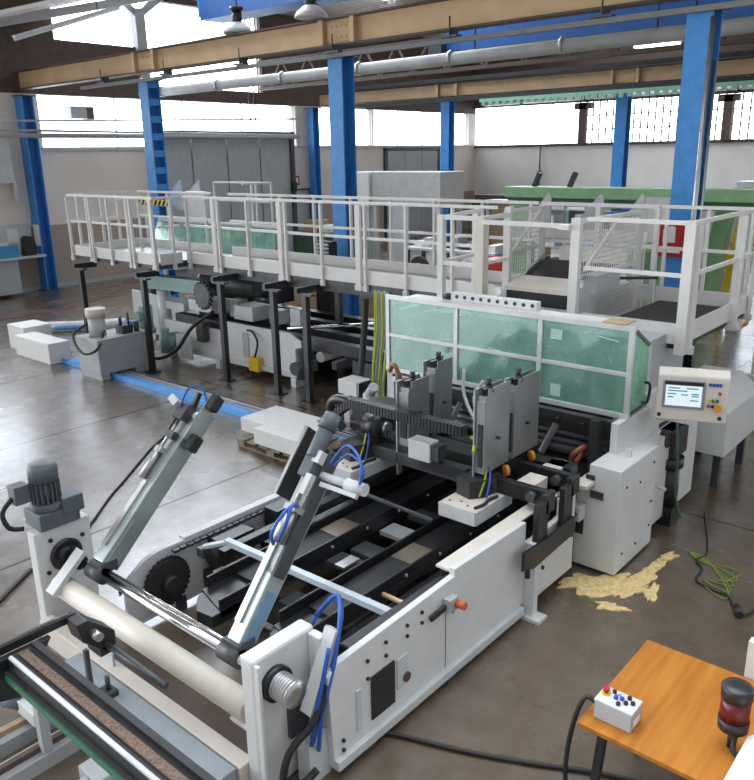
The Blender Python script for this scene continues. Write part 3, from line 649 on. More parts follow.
for x in (-14.6,-12.4): part('leg', B(x-.05,x+.05,9.5,9.6,0,1.78), 'black', w2)

[part('hazard_stripe', MB().bar((-14.97+i*.15,9.62,2.76),(-14.90+i*.15,9.62,2.86),.05,.012), 'black', w2) for i in range(8)]; part('hazard_band', B(-15.0,-13.8,9.63,9.64,2.75,2.87), mat('hazard_yellow',(.75,.65,.2),.6), w2)
# inner handrail frame on the landing
gt = thing('landing_gate', 'small white swing gate frame on the far left landing', 'gate', (-14.5, 9.0, DZ))
part('gate_frame', MB().box(-14.55,-14.5,8.6,8.64,1.93,2.9).box(-14.55,-14.5,9.3,9.34,1.93,2.9).box(-14.55,-14.5,8.64,9.3,2.86,2.9).box(-14.55,-14.5,8.64,9.3,2.08,2.12), 'rail', gt)
part('gate_foot', MB().box(-14.56,-14.49,8.6,8.64,DZ,1.93).box(-14.56,-14.49,9.3,9.34,DZ,1.93), 'rail', gt)
# right walkway
w3 = thing('raised_walkway', 'dark decked raised walkway with white railings behind the control screen', 'walkway', (-3.2, 9, 0))
part('deck', MB().box(-3.62,-2.62,7.6,9.62,1.80,DZ-.03), 'blackm', w3)
part('deck_plate', MB().box(-3.62,-2.62,7.62,9.6,DZ-.03,DZ-.01), mat('dark_tread_plate',(.035,.030,.028),.85), w3)
railing(w3, [(-3.66,7.57,-2.6,7.57,[],()), (-2.6,7.6,-2.6,9.65,[.02,.70,.99],(.02,.70)), (-2.6,9.66,-3.7,9.66,[.05,.5,.95],())])
part('corner_post', B(-2.66,-2.56,7.54,7.62,1.76,3.05), 'rail', w3)
for x, y in ((-3.5,8.35),(-3.18,8.35),(-3.4,9.5),(-3.15,9.5)): part('leg', B(x-.05,x+.05,y-.05,y+.05,0,1.80), 'black', w3)
w4 = thing('guard_rail', 'white guard rail running behind the feeder between the two walkways', 'railing', (-4.5, 9.7, 1.8))
part('top_rail', MB().bar((-5.38,9.7,3.02),(-3.75,9.7,3.02),.045,.045), 'rail', w4); part('mid_rail', MB().bar((-5.38,9.7,2.53),(-3.75,9.7,2.53),.04,.045), 'rail', w4)
for x in (-5.36,-4.55,-3.77): part('post', B(x-.03,x+.03,9.67,9.73,1.75,3.0), 'rail', w4)
part('toe_board', B(-5.38,-3.75,9.69,9.71,1.86,2.05), 'rail', w4)
# gate at the end of the long walkway
gg = thing('walkway_gate', 'small white railed gate at the near end of the long walkway', 'gate', (-5.3, 8.1, 1.75))
gm_ = MB()
part('gate_post', B(-5.18,-5.06,7.78,7.9,1.75,2.98), 'cream', gg); part('gate_post', B(-5.74,-5.66,7.8,7.88,1.75,2.98), 'rail', gg); part('gate_post', B(-5.2,-5.14,8.5,8.56,1.75,3.05), 'rail', gg)
part('top_rail', MB().box(-5.66,-5.18,7.81,7.87,2.93,2.98), 'rail', gg); part('mid_rail', MB().box(-5.66,-5.18,7.81,7.87,2.38,2.43), 'rail', gg)
part('side_rail', MB().box(-5.19,-5.15,7.9,8.5,2.93,2.98).box(-5.19,-5.15,7.9,8.5,2.4,2.44), 'rail', gg)
part('side_rail', MB().bar((-5.7,7.88,2.95),(-5.6,8.56,3.0),.04,.045).bar((-5.7,7.88,2.42),(-5.6,8.56,2.45),.04,.04), 'rail', gg)
part('gate_sill', MB().box(-5.74,-5.06,7.78,8.58,1.70,1.75).box(-5.7,-5.62,8.5,8.58,1.75,3.0), 'rail', gg)

# ------------------------------------------------------------ feeder between the walkways
fd = thing('feeder', 'sheet feeder with black belt ramp, cream roller cover and pale side fins', 'feeder', (-4.55, 8.8, 0))
part('side_frame', B(-5.06,-4.98,8.2,9.55,0,2.1), 'lgrey', fd); part('side_frame', B(-4.06,-3.98,8.2,9.55,0,2.1), 'lgrey', fd)
part('belt_ramp', MB().hexa([(-5.18,8.72,1.98),(-4.08,8.72,1.98),(-4.08,9.5,2.26),(-5.18,9.5,2.26),(-5.18,8.72,2.03),(-4.08,8.72,2.03),(-4.08,9.5,2.31),(-5.18,9.5,2.31)]), 'black', fd)
bl = MB()
for i in range(3): bl.hexa([(-4.76+i*.23,8.74,2.031),(-4.74+i*.23,8.74,2.031),(-4.74+i*.23,9.5,2.311),(-4.76+i*.23,9.5,2.311),(-4.76+i*.23,8.74,2.034),(-4.74+i*.23,8.74,2.034),(-4.74+i*.23,9.5,2.314),(-4.76+i*.23,9.5,2.314)])
part('belt_seam', bl, 'dark', fd)
tt = MB()
for i in range(14): tt.bar((-4.94+i*.063,8.66,1.98),(-4.90+i*.063,8.72,2.03),.03,.012)
part('belt_fingers', tt, 'steel', fd)
part('side_cheek', MB().prism([(8.6,2.0),(9.55,2.1),(9.55,2.36),(9.3,2.28),(8.7,2.04)], 'x', -5.24, -5.2), 'steel', fd)
part('roller_cover', MB().hexa([(-4.98,8.15,2.1),(-4.06,8.15,2.1),(-4.06,8.6,2.18),(-4.98,8.6,2.18),(-4.98,8.15,2.14),(-4.06,8.15,2.14),(-4.06,8.6,2.22),(-4.98,8.6,2.22)]), 'cream', fd)
part('front_cover', B(-4.96,-4.08,8.17,8.22,1.9,2.1), 'black', fd)
part('end_bracket', B(-4.06,-3.99,8.1,8.3,1.85,2.2), 'lgrey', fd)
part('back_plate', MB().hexa([(-4.98,9.5,2.3),(-4.06,9.5,2.3),(-4.06,9.52,2.3),(-4.98,9.52,2.3),(-4.98,9.58,2.5),(-4.06,9.58,2.5),(-4.06,9.6,2.5),(-4.98,9.6,2.5)]), 'cream', fd)
M['fin'] = mat('fin_grey', (.45,.44,.42), .5)
for i, (x0, x1) in enumerate(((-5.9,-5.36),(-5.2,-4.64),(-4.62,-4.12))):
    part('fin', MB().prism([(x0,2.5),(x0+.02,2.68),(x0+.22,2.8),(x1-.04,3.15),(x1,3.12),(x1+.02,2.5)], 'y', 9.9+i*.1, 9.93+i*.1), 'fin', fd)
part('fin_block', B(-5.42,-5.3,9.86,9.89,2.55,2.75), 'black', fd)
part('fin_bar', B(-5.6,-3.95,9.85,9.9,2.55,2.68), 'rail', fd)
part('fin_post', B(-5.55,-5.5,9.86,9.9,0,2.55), 'rail', fd); part('fin_post', B(-4.02,-3.97,9.86,9.9,0,2.55), 'rail', fd)
part('bin_panel', MB().box(-5.0,-4.75,9.9,9.95,2.3,2.62), 'bluelt', fd)
def mesh_panel(name, x, y0, y1, z0, z1, label):
    t = thing(name, label, 'mesh panel', (x, (y0+y1)/2, z0), 'wire mesh guards')
    part('panel_frame', MB().box(x-.02,x+.02,y0,y0+.05,z0,z1).box(x-.02,x+.02,y1-.05,y1,z0,z1).box(x-.02,x+.02,y0+.05,y1-.05,z1-.04,z1).box(x-.02,x+.02,y0+.05,y1-.05,z0,z0+.04).box(x-.015,x+.015,y0+.05,y1-.05,(z0+z1)/2-.02,(z0+z1)/2+.02), 'rail', t)
    g = MB(); k = int((y1-y0)/.055)
    for i in range(1, k): y = y0+(y1-y0)*i/k; g.box(x-.004,x+.004,y-.004,y+.004,z0+.04,z1-.04)
    k = int((z1-z0)/.055)
    for i in range(1, k): z = z0+(z1-z0)*i/k; g.box(x-.004,x+.004,y0+.05,y1-.05,z-.004,z+.004)
    part('wire_mesh', g, 'mesh', t)
    return t
mp = mesh_panel('mesh_guard', -3.85, 7.75, 9.35, 1.75, 3.0, 'wire mesh guard panel to the right of the black belt ramp')
part('brace', MB().bar((-3.83,7.9,2.45),(-3.83,8.75,2.98),.03,.03), 'rail', mp)
part('post', B(-3.9,-3.8,7.68,7.75,0,3.02), 'rail', mp); part('post', B(-3.88,-3.82,9.35,9.41,0,3.0), 'rail', mp)
mp = mesh_panel('mesh_guard', -5.3, 8.75, 9.55, 1.95, 3.0, 'wire mesh guard panel to the left of the black belt ramp')
part('brace', MB().bar((-5.27,8.6,2.35),(-5.27,9.5,2.95),.03,.03), 'rail', mp); part('post', B(-5.34,-5.26,8.67,8.75,1.75,3.0), 'rail', mp); part('post', B(-5.34,-5.26,9.55,9.62,1.9,3.0), 'rail', mp)
part('foot_plate', B(-5.36,-5.24,8.66,9.62,1.70,1.95), 'rail', mp)
fb = thing('feeder_box', 'grey terminal box on the mesh guard, right of the feeder', 'box', (-3.6, 8.2, 2.2))
part('box_body', B(-3.83,-3.68,7.9,8.5,2.2,2.4), 'greyp', fb); part('lever', MB().bar((-3.7,8.5,2.3),(-3.4,8.9,2.28),.03,.03), 'black', fb)
fr_ = one('front_rail', MB().box(-5.06,-3.9,7.76,7.8,2.9,2.95).box(-4.02,-3.9,7.62,7.76,2.9,2.95), 'rail', 'white rail in front of the belt ramp between gate and mesh', 'rail')

# ------------------------------------------------------------ second machine under the walkway
m2 = thing('second_machine', 'white and black machine line under the long walkway', 'machine', (-10.5, 9.5, 0))
part('side_panel', MB().prism([(-11.1,.16),(-9.08,.16),(-9.08,.78),(-9.35,.88),(-11.1,.88)], 'y', 8.6, 8.64), 'white', m2)
part('side_panel', B(-12.9,-11.14,8.6,8.64,.16,.7), 'white', m2)
part('side_panel', MB().prism([(-15.0,.1),(-13.2,.1),(-13.2,.9),(-14.9,.98),(-15.0,.98)], 'y', 9.25, 9.3), 'white', m2)
for x in (-12.7,-11.2,-9.2): part('foot', B(x-.06,x+.06,8.5,8.7,0,.18), 'white', m2)
part('base_rail', B(-13.2,-9.1,8.56,8.6,.14,.22), 'lgrey', m2)
part('side_panel', B(-12.9,-7.6,10.6,10.64,.16,.8), 'lgrey', m2)
for y in (8.75,9.3,9.85,10.4): part('conveyor_beam', B(-12.6,-7.4,y-.09,y+.09,.66,.84), 'black', m2)
part('conveyor_bed', B(-12.8,-8.9,8.66,10.58,.55,.6), 'blackm', m2)
for x in (-12.3,-11.3,-10.3,-8.4): part('cross_beam', B(x-.05,x+.05,8.66,10.58,.4,.53), 'dark', m2)
part('silver_bar', MB().cyl((-9.5,8.7,.93),(-8.2,10.2,.93),.03,8), 'chrome', m2); part('roll', MB().cyl((-8.75,8.7,.55),(-8.75,10.5,.55),.09,14), 'lgrey', m2)
part('end_arm', MB().box(-8.0,-7.1,8.66,8.8,.35,.62).box(-7.3,-7.1,8.66,10.5,.42,.55), 'dark', m2)
for x in (-10.0,-8.0): part('end_leg', B(x-.05,x+.05,10.45,10.6,0,.66), 'black', m2)
va = part('valve', MB().box(-10.3,-10.05,8.48,8.59,.12,.36), 'yellow', m2); part('valve_hose', MB().tube([(-10.2,8.55,.36),(-10.05,8.5,.65),(-10.25,8.56,.8),(-10.4,8.58,.8)], .02, 6), 'rubber', m2)
part('valve_panel', MB().box(-10.55,-10.4,8.58,8.6,.3,.75), 'greyp', m2)
part('control_box', B(-11.7,-11.5,8.45,8.58,.45,.8), 'dark', m2); part('control_light', MB().cyl((-11.6,8.43,.68),(-11.6,8.45,.68),.03,10), 'red', m2)
part('gear_motor', MB().cyl((-8.95,8.55,.4),(-8.95,8.3,.4),.11,14).cyl((-8.95,8.45,.2),(-8.95,8.45,.7),.08,12).box(-9.06,-8.84,8.55,8.72,.3,.5), 'motor', m2)
# printing head units
part('head_frame', B(-13.1,-12.3,8.65,9.0,.9,1.05), 'lgrey', m2); part('head_beam', MB().prism([(-13.6,1.25),(-11.6,1.3),(-11.6,1.55),(-13.6,1.5)], 'y', 8.6, 8.85), 'teal', m2)
part('head_box', B(-12.2,-11.5,8.7,9.2,.95,1.15), 'white', m2); part('head_box', B(-11.0,-10.5,8.8,9.3,.9,1.15), 'lgrey', m2); part('head_block', B(-12.9,-11.0,9.4,10.3,1.0,1.35), 'blackm', m2)
part('head_roll', MB().cyl((-11.9,8.9,1.5),(-10.4,8.9,1.5),.16,16), 'dark', m2); part('head_roll', MB().cyl((-10.5,8.95,1.3),(-10.1,8.95,1.3),.07,16), 'black', m2)
ga = MB().cyl((-11.55,8.52,1.3),(-11.55,8.6,1.3),.22,22)
for i in range(18):
    a = 2*PI*i/18; ga.box(-11.55+.24*math.cos(a)-.02,-11.55+.24*math.cos(a)+.02,8.53,8.59,1.3+.24*math.sin(a)-.02,1.3+.24*math.sin(a)+.02)
part('gear', ga, 'dark', m2)
part('gear_motor', MB().cyl((-13.3,8.45,.5),(-13.3,8.45,.95),.14,14).cyl((-13.3,8.45,.4),(-13.3,8.45,.5),.18,14).cyl((-13.3,8.25,.75),(-13.3,8.45,.75),.1,12), 'teal', m2)
part('gear_motor', MB().cyl((-12.5,8.3,.35),(-12.5,8.58,.35),.16,16).cyl((-12.5,8.3,.15),(-12.5,8.3,.6),.1,14), 'teal', m2)
part('vertical_column', MB().cyl((-13.0,8.7,.3),(-13.0,8.7,1.25),.13,14), 'film', m2)
part('drain_hose', MB().tube([(-12.9,7.9,.35),(-12.4,7.95,.12),(-11.9,8.1,.3),(-11.6,8.3,.75),(-11.2,8.5,1.05)], .035, 8), 'rubber', m2)
part('small_cover', B(-12.2,-11.75,8.35,8.38,.1,.55), 'lgrey', m2)
for i in range(6): part('actuator', B(-12.6+i*.55,-12.35+i*.55,9.1,9.35,.84,1.0+.08*(i%3)), ['dark','lgrey','white'][i%3], m2)
# guard screen and fins of the second machine above the landing
gs = thing('guard_screen', 'green film guard screen of the second machine behind the left landing', 'screen', (-12.3, 10.4, 0))
part('screen_panel', MB().hexa([(-15.6,10.2,1.7),(-11.6,10.2,1.7),(-11.6,10.22,1.7),(-15.6,10.22,1.7),(-15.6,10.5,2.35),(-11.6,10.5,2.35),(-11.6,10.52,2.35),(-15.6,10.52,2.35)]), 'film_glass', gs)
part('screen_frame', MB().bar((-15.6,10.51,2.36),(-11.6,10.51,2.36),.05,.05).bar((-15.6,10.21,1.68),(-11.6,10.21,1.68),.05,.05), 'lgrey', gs)
for x in (-15.6,-13.6,-11.6): part('screen_post', B(x-.04,x+.04,10.53,10.61,0,2.36), 'lgrey', gs)
fn = thing('stacker_fins', 'white angular plates rising behind the left landing', 'stacker', (-14.5, 11.6, 0))
for i, x in enumerate((-17.25,-16.4,-15.8)): part('fin', MB().prism([(x-.5,2.5),(x+.25,2.6),(x+.2,3.2),(x-.1,3.0)], 'y', 11.5+i*.1, 11.53+i*.1), 'white', fn)
part('fin_bar', B(-17.7,-15.4,11.45,11.5,2.5,2.62), 'white', fn); part('side_plate', B(-15.6,-14.9,11.3,11.4,1.9,2.95), 'white', fn)
for x in (-17.5,-15.5): part('post', B(x-.05,x+.05,11.42,11.5,0,2.5), 'white', fn)
cg = thing('cage_rail', 'white tubular rail cage behind the walkway in front of the sliding door', 'railing', (-12, 11.6, 1.8))
part('top_rail', MB().bar((-14.9,11.6,3.15),(-12.95,11.6,3.15),.04,.04).bar((-12.95,11.6,3.15),(-12.95,10.8,3.15),.04,.04), 'rail', cg)
for x in (-14.9,-13.6,-13.45,-12.95): part('post', B(x-.02,x+.02,11.58,11.62,0,3.15), 'rail', cg)
part('mid_rail', MB().bar((-14.9,11.6,2.75),(-12.95,11.6,2.75),.04,.04), 'rail', cg)
lb_ = thing('louvred_box', 'small dark box with pale louvres behind the walkway', 'box', (-10.4, 10.6, 0))
part('box_body', B(-10.6,-10.2,10.5,10.7,0,2.15), 'blackm', lb_)
for i in range(5): part('louvre', B(-10.58,-10.22,10.47,10.5,1.8+i*.07,1.84+i*.07), 'lgrey', lb_)
# bundle of hoses dropping from the walkway
random.seed(5)
hb = thing('cable_bundle', 'bundle of yellow green and grey cables dropping from the walkway to the floor', 'cables', (-7.05, 8.3, 0))
cm = ['ylgreen','lgrey','ylgreen','greyp','lgrey','ylgreen','greyp','rubber','ylgreen']
for i in range(9):
    x = -7.2+i*.035; y = 8.3+.05*math.sin(i*2.1)
    part('cable', MB().tube([(x,y,1.85),(x+.02,y-.03,1.3),(x-.02+.02*math.cos(i),y-.06,.8),(x-.03,y-.1,.35),(x-.1+.04*i,y-.3,.04)], .017, 6), cm[i], hb)
hs = thing('corrugated_hose', 'black corrugated hose hanging from the walkway beside the cable bundle', 'hose', (-7.42, 8.3, 0))
part('hose_tube', MB().tube([(-7.42,8.35,1.7),(-7.42,8.3,1.2),(-7.42,8.2,.6),(-7.35,8.0,.2),(-7.2,7.8,.06)], .05, 10), 'rubber', hs)
wbr = thing('floor_bracket', 'white angled bracket standing at the foot of the cable bundle', 'bracket', (-7.3, 7.9, 0))
part('bracket_plate', MB().box(-7.45,-7.1,7.75,7.8,.42,.62).box(-7.45,-7.1,7.8,8.05,.6,.62), 'white', wbr); part('bracket_post', B(-7.35,-7.25,7.75,7.83,0,.42), 'white', wbr)
# ------------------------------------------------------------ roll stand
rs = thing('roll_stand', 'roll stand with two grey swing arms, polished shaft and pale roller in the foreground', 'roll stand', (-4.3, 2.6, 0))
SY, SZ = 2.60, .67
part('end_plate', MB().prism([(2.36,0),(2.84,0),(2.84,.96),(2.80,.98),(2.40,.90),(2.36,.88)] if 0 else [(2.37,0),(2.84,0),(2.84,.92),(2.37,.92)], 'x', -5.72, -5.60), 'white', rs, .012)
part('end_plate', B(-3.14,-3.02,2.37,2.86,0,.96), 'white', rs, .02)
part('end_plate_lip', MB().box(-3.02,-2.92,2.80,2.86,.0,.93).box(-3.02,-2.98,2.37,2.395,.0,.94), 'white', rs, .006)
hb_ = part('hub', MB().lathe([(.128,0),(.135,.025),(.11,.04),(.10,.03),(.06,.03),(.055,.06)], (-5.60,SY,SZ), (1,0,0), 28), 'black', rs)
for a in range(4): part('bolt', MB().cyl((-5.6,SY+.19*math.cos(a*PI/2+.6),SZ+.19*math.sin(a*PI/2+.6)),(-5.585,SY+.19*math.cos(a*PI/2+.6),SZ+.19*math.sin(a*PI/2+.6)),.018,8), 'black', rs)
part('shaft', MB().cyl((-5.56,SY,SZ),(-3.14,SY,SZ),.036,18), 'chrome', rs)
part('guide_rod', MB().cyl((-5.4,SY+.1,SZ-.04),(-3.14,SY+.1,SZ-.04),.014,10), 'chrome', rs)
RYc, RZc = 2.44, .53
M['pale'] = mat('pale_roller', (.62,.57,.49), .42, var=.06)
ro = part('roller', MB().cyl((-5.42,RYc,RZc),(-3.16,RYc,RZc),.085,26), 'pale', rs, 0, 'pale glossy roller')
part('link_plate', MB().bar((-5.32,2.6,.79),(-5.32,2.31,.54),.04,.11,(1,0,0)), 'lgrey', rs, .004)
part('link_plate', MB().bar((-3.2,SY,SZ-.12),(-3.2,RYc-.06,RZc-.1),.05,.16,(1,0,0)), 'lgrey', rs)
for x in (-5.2,-3.6): part('collar', MB().cyl((x,SY,SZ),(x+.18,SY,SZ),.066,20).box(x+.02,x+.18,SY-.02,SY+.12,SZ+.02,SZ+.1), 'dark', rs)
part('collar', MB().cyl((-5.46,SY,SZ),(-5.36,SY,SZ),.06,16), 'black', rs)
# slip ring and cables on the right plate
sl = MB().cyl((-3.02,2.52,.745),(-2.98,2.52,.745),.11,24)
part('bearing_ring', sl, 'black', rs)
pr_ = [(.085,0)]
for i in range(6): pr_ += [(.085,.012+i*.02),(.066,.014+i*.02),(.066,.02+i*.02),(.085,.022+i*.02)]
part('slip_ring', MB().lathe(pr_+[(.085,.14),(.03,.145)], (-2.98,2.52,.745), (1,0,0), 26), 'steel', rs)
part('retaining_bar', MB().bar((-2.9,2.66,.5),(-2.88,2.88,.98),.05,.09,(1,0,0)), 'lgrey', rs)
part('blue_hose', MB().tube([(-2.84,2.68,.25),(-2.82,2.7,.5),(-2.82,2.82,.8),(-2.86,2.92,1.02),(-3.0,3.05,1.08),(-3.15,3.0,.9)], .014, 7).tube([(-2.88,2.66,.25),(-2.85,2.72,.55),(-2.85,2.86,.85),(-2.9,2.98,1.04),(-3.08,3.08,1.02),(-3.2,3.0,.8)], .014, 7).tube([(-2.86,2.64,.3),(-2.83,2.69,.6),(-2.84,2.8,.9)], .014, 7), 'bluehose', rs)
part('black_hose', MB().tube([(-2.84,2.82,.75),(-2.83,2.66,.5),(-2.9,2.5,.32),(-2.9,2.44,.12),(-2.86,2.55,.08),(-2.84,2.66,.12)], .024, 8), 'rubber', rs)
part('cover_box', B(-2.97,-2.86,2.62,2.8,0,.30), 'lgrey', rs, .006)
part('wiring', MB().tube([(-2.92,2.7,.3),(-2.9,2.66,.38),(-2.92,2.72,.45)], .012, 6).tube([(-2.9,2.75,.3),(-2.92,2.72,.4),(-2.9,2.68,.47)], .012, 6), 'steel', rs)
part('terminal_plate', B(-3.02,-2.99,2.6,2.78,.3,.52), 'dark', rs)
# gear motor standing on the left end plate
mx, my = -5.70, 2.56
mo = MB().box(mx-.15,mx+.12,my-.13,my+.20,.92,1.06).box(mx-.1,mx+.13,my+.06,my+.24,1.0,1.14).cyl((mx,my,1.06),(mx,my,1.12),.125,18)
gmx = part('gear_motor', mo, 'motor', rs, .01)
mf = MB().cyl((mx,my,1.12),(mx,my,1.30),.088,20)
for i in range(18):
    a = 2*PI*i/18; mf.bar((mx+.1*math.cos(a),my+.1*math.sin(a),1.13),(mx+.1*math.cos(a),my+.1*math.sin(a),1.29),.01,.03,(math.cos(a),math.sin(a),0))
part('motor_fins', mf, 'motor', gmx); part('fan_cowl', MB().lathe([(.112,0),(.115,.10),(.10,.135),(.04,.14)], (mx,my,1.30), n=22), 'motor', gmx)
part('terminal_box', B(mx-.12,mx+.0,my-.24,my-.12,1.15,1.30), 'motor', gmx, .006)
part('motor_cable', MB().tube([(mx-.06,my-.24,1.2),(mx-.08,my-.32,1.1),(mx-.05,my-.3,.98),(mx-.03,my-.2,.94)], .02, 7), 'rubber', gmx)
# swing arms
def arm(x, tip, w_, hh, lower):
    b = Vector((x, SY+.06, SZ+.05)); q = Vector((x, *tip)); d = (q-b).normalized(); nn = Vector((0,-d.z,d.y))
    A = part('swing_arm', MB().bar(b, b+(q-b)*.94, w_, hh, nn), 'zinc', rs, .008)
    L = (q-b).length
    def P(s, off=0, dx=0): return b + d*s + nn*off + Vector((dx,0,0))
    part('arm_channel', MB().bar(P(.12,hh/2+.008,-w_*.2), P(L*.97,hh/2+.008,-w_*.2), .05, .02, nn), 'steel', A)
    part('arm_side_cover', MB().bar(P(.02,.0,w_/2+.006), P(L*.26,.0,w_/2+.006), .008, hh*.6, nn), 'zinc' if not lower else mat('blue_zinc',(.22,.40,.55),.3,metal=.5), A)
    return A, P, L, d, nn
A, P, L, d, nn = arm(-5.10, (3.76,1.75), .13, .17, False)
part('air_cylinder', MB().cyl(P(L*.46,.13,-.05), P(L*.64,.13,-.05), .026, 14).cyl(P(L*.64,.13,-.05), P(L*.85,.13,-.05), .012, 8).bar(P(L*.62,.11,-.05),P(L*.65,.11,-.05),.08,.08,nn), 'steel', A)
part('slide_carriage', MB().bar(P(L*.82,.14,-.03),P(L*.91,.14,-.03),.11,.08,nn).bar(P(L*.71,.12,-.03),P(L*.75,.12,-.03),.1,.06,nn), 'dark', A)
part('sensor', MB().bar(P(L*.89,.18,-.1),P(L*.92,.18,-.22),.06,.06,nn), 'lgrey', A)
part('pivot_wheel', MB().cyl(P(L*.88,.07,.0),P(L*.88,.07,.09),.045,14), 'steel', A)
part('gripper_plate', MB().bar(P(L*.74,.05,.10),P(L*1.0,.05,.10),.014,.12,nn), 'zinc', A)
gp = part('gripper_pad', MB().bar(P(L*.70,.02,.14),P(L*.79,.02,.14),.08,.1,nn), 'blackm', A, .015); part('gripper_pad', MB().bar(P(L*.94,.06,.14),P(L*1.03,.06,.14),.08,.1,nn), 'blackm', A, .015)
part('air_hose', MB().tube([P(L*.88,.18,-.06),P(L*.98,.24,-.02),P(L*1.02,.2,.06),P(L*.97,.1,.10)], .009, 6), 'bluehose', A)
part('mount_plate', MB().bar(P(L*.88,.1,0),P(L*1.0,.14,0),.03,.04,nn), 'black', A)
A, P, L, d, nn = arm(-3.50, (3.56,1.80), .12, .15, True)
part('black_housing', MB().bar(P(L*.33,.015,.03),P(L*.97,.015,.03),.10,.12,nn), 'dark', A, .01)
part('air_cylinder', MB().cyl(P(L*.47,.13,.03), P(L*.64,.13,.03), .042, 16).cyl(P(L*.64,.13,.03), P(L*.86,.13,.03), .014, 8).bar(P(L*.63,.11,.03),P(L*.66,.11,.03),.1,.1,nn), 'steel', A)
part('valve_block', MB().bar(P(L*.72,.13,.06),P(L*.82,.13,.06),.05,.05,nn).bar(P(L*.88,.12,.05),P(L*.94,.12,.05),.06,.06,nn), 'lgrey', A)
part('air_hose', MB().tube([P(L*.46,.16,.04),P(L*.5,.26,.08),P(L*.6,.26,.1),P(L*.66,.16,.06)], .012, 6).tube([P(L*.48,.15,.06),P(L*.56,.22,.12),P(L*.64,.22,.1),P(L*.66,.14,.08)], .012, 6), 'bluehose', A)
part('gripper_plate', MB().bar(P(L*.68,.02,-.17),P(L*1.04,.02,-.17),.02,.2,nn), 'blackm', A, .004)
part('gripper_edge', MB().bar(P(L*.68,.13,-.17),P(L*1.04,.13,-.17),.025,.012,nn), 'steel', A)
gm2 = part('gear_motor', MB().cyl(P(L*.9,.12,.0),P(L*1.05,.12,.0),.055,18).bar(P(L*.8,.1,.0),P(L*.91,.1,.0),.1,.1,nn), 'motor', A, .01)
part('motor_cap', MB().cyl(P(L*1.05,.12,.0),P(L*1.13,.12,.0),.066,18,r2=.058), 'motor', gm2)
part('side_actuator', MB().cyl(P(L*.84,.05,.08),P(L*.84,.05,.32),.028,14).cyl(P(L*.84,.05,.3),P(L*.84,.05,.46),.042,14).bar(P(L*.80,.05,.1),P(L*.80,.05,.42),.03,.03,nn), 'lgrey', A)
part('actuator_hose', MB().tube([P(L*.9,.1,.14),P(L*1.0,.14,.24),P(L*.95,.14,.4),P(L*.85,.1,.44)], .009, 6).tube([P(L*.9,.08,.16),P(L*.97,.1,.26),P(L*.92,.1,.42),P(L*.82,.06,.4)], .009, 6), 'bluehose', A)
part('shade_plate', B(-5.55,-3.16,2.44,2.74,.01,.03), 'brown', rs); part('base_beam', B(-5.6,-3.14,2.31,2.42,.0,.2), 'cream', rs, .006)  # dark brown plate added to stand for the shade under the roller

# ------------------------------------------------------------ machine bed
mb = thing('machine_bed', 'white sided machine bed with black conveyor forks in the foreground', 'machine bed', (-3.9, 4.4, 0))
part('side_panel', MB().prism([(2.78,.12),(5.04,.12),(5.04,.86),(4.05,.88),(4.05,.825),(2.84,.785),(2.75,.74)], 'x', -2.86, -2.81), 'white', mb, .006, 'long white side panel with bolts')
part('side_panel', MB().prism([(5.12,.10),(5.86,.10),(5.86,.86),(5.6,.86),(5.6,.70),(5.12,.67)], 'x', -2.84, -2.79), 'white', mb, .006)
part('top_flange', MB().box(-2.98,-2.86,4.05,6.03,.84,.86), 'cream', mb, .003); part('top_flange', MB().box(-2.94,-2.86,3.0,4.05,.765,.785), 'black', mb)
part('base_rail', B(-2.88,-2.77,2.78,5.0,.05,.12), 'lgrey', mb, .006)
for y in (3.1,4.0,4.9): part('rail_foot', B(-2.86,-2.79,y-.05,y+.05,0,.05), 'dark', mb)
ft = part('support_post', B(-2.83,-2.72,5.045,5.115,.03,.68), 'white', mb); part('foot_plate', B(-2.86,-2.64,5.0,5.14,0,.03), 'white', ft)
part('cover_plate', B(-2.81,-2.797,3.13,3.36,.2,.52), 'black', mb, 0, 'black square cover plate'); 
part('maker_plate', B(-2.81,-2.80,3.39,3.5,.27,.5), 'lgrey', mb); part('round_plug', MB().cyl((-2.8,3.48,.33),(-2.785,3.48,.33),.035,14), 'brown', mb)
part('strip_plate', B(-2.81,-2.80,2.99,3.03,.2,.5), 'lgrey', mb)
for y, z in ((3.1,.66),(3.1,.53),(3.28,.70),(3.28,.6),(3.5,.71),(3.5,.63),(3.66,.73),(3.66,.65),(4.02,.62),(4.02,.56),(2.86,.15),(2.86,.22),(5.0,.6),(5.0,.45)): part('bolt', MB().cyl((-2.81,y,z),(-2.795,y,z),.013,8), 'blackm', mb)
part('panel_seam', B(-2.81,-2.807,3.94,3.945,.13,.62), 'dark', mb)
sw = part('limit_switch', B(-2.81,-2.74,3.9,4.0,.62,.72), 'greyp', mb, .005); part('switch_plug', MB().cyl((-2.74,3.98,.67),(-2.67,3.98,.67),.03,12), mat('red_orange',(.60,.13,.03),.45), sw); part('switch_lever', MB().bar((-2.78,3.9,.66),(-2.79,3.74,.64),.02,.04), 'blackm', sw)
for y in (5.3,5.5,5.8): part('panel_boss', MB().cyl((-2.79,y,.35+.1*(y>5.4)),(-2.775,y,.35+.1*(y>5.4)),.018,8), 'blackm', mb)
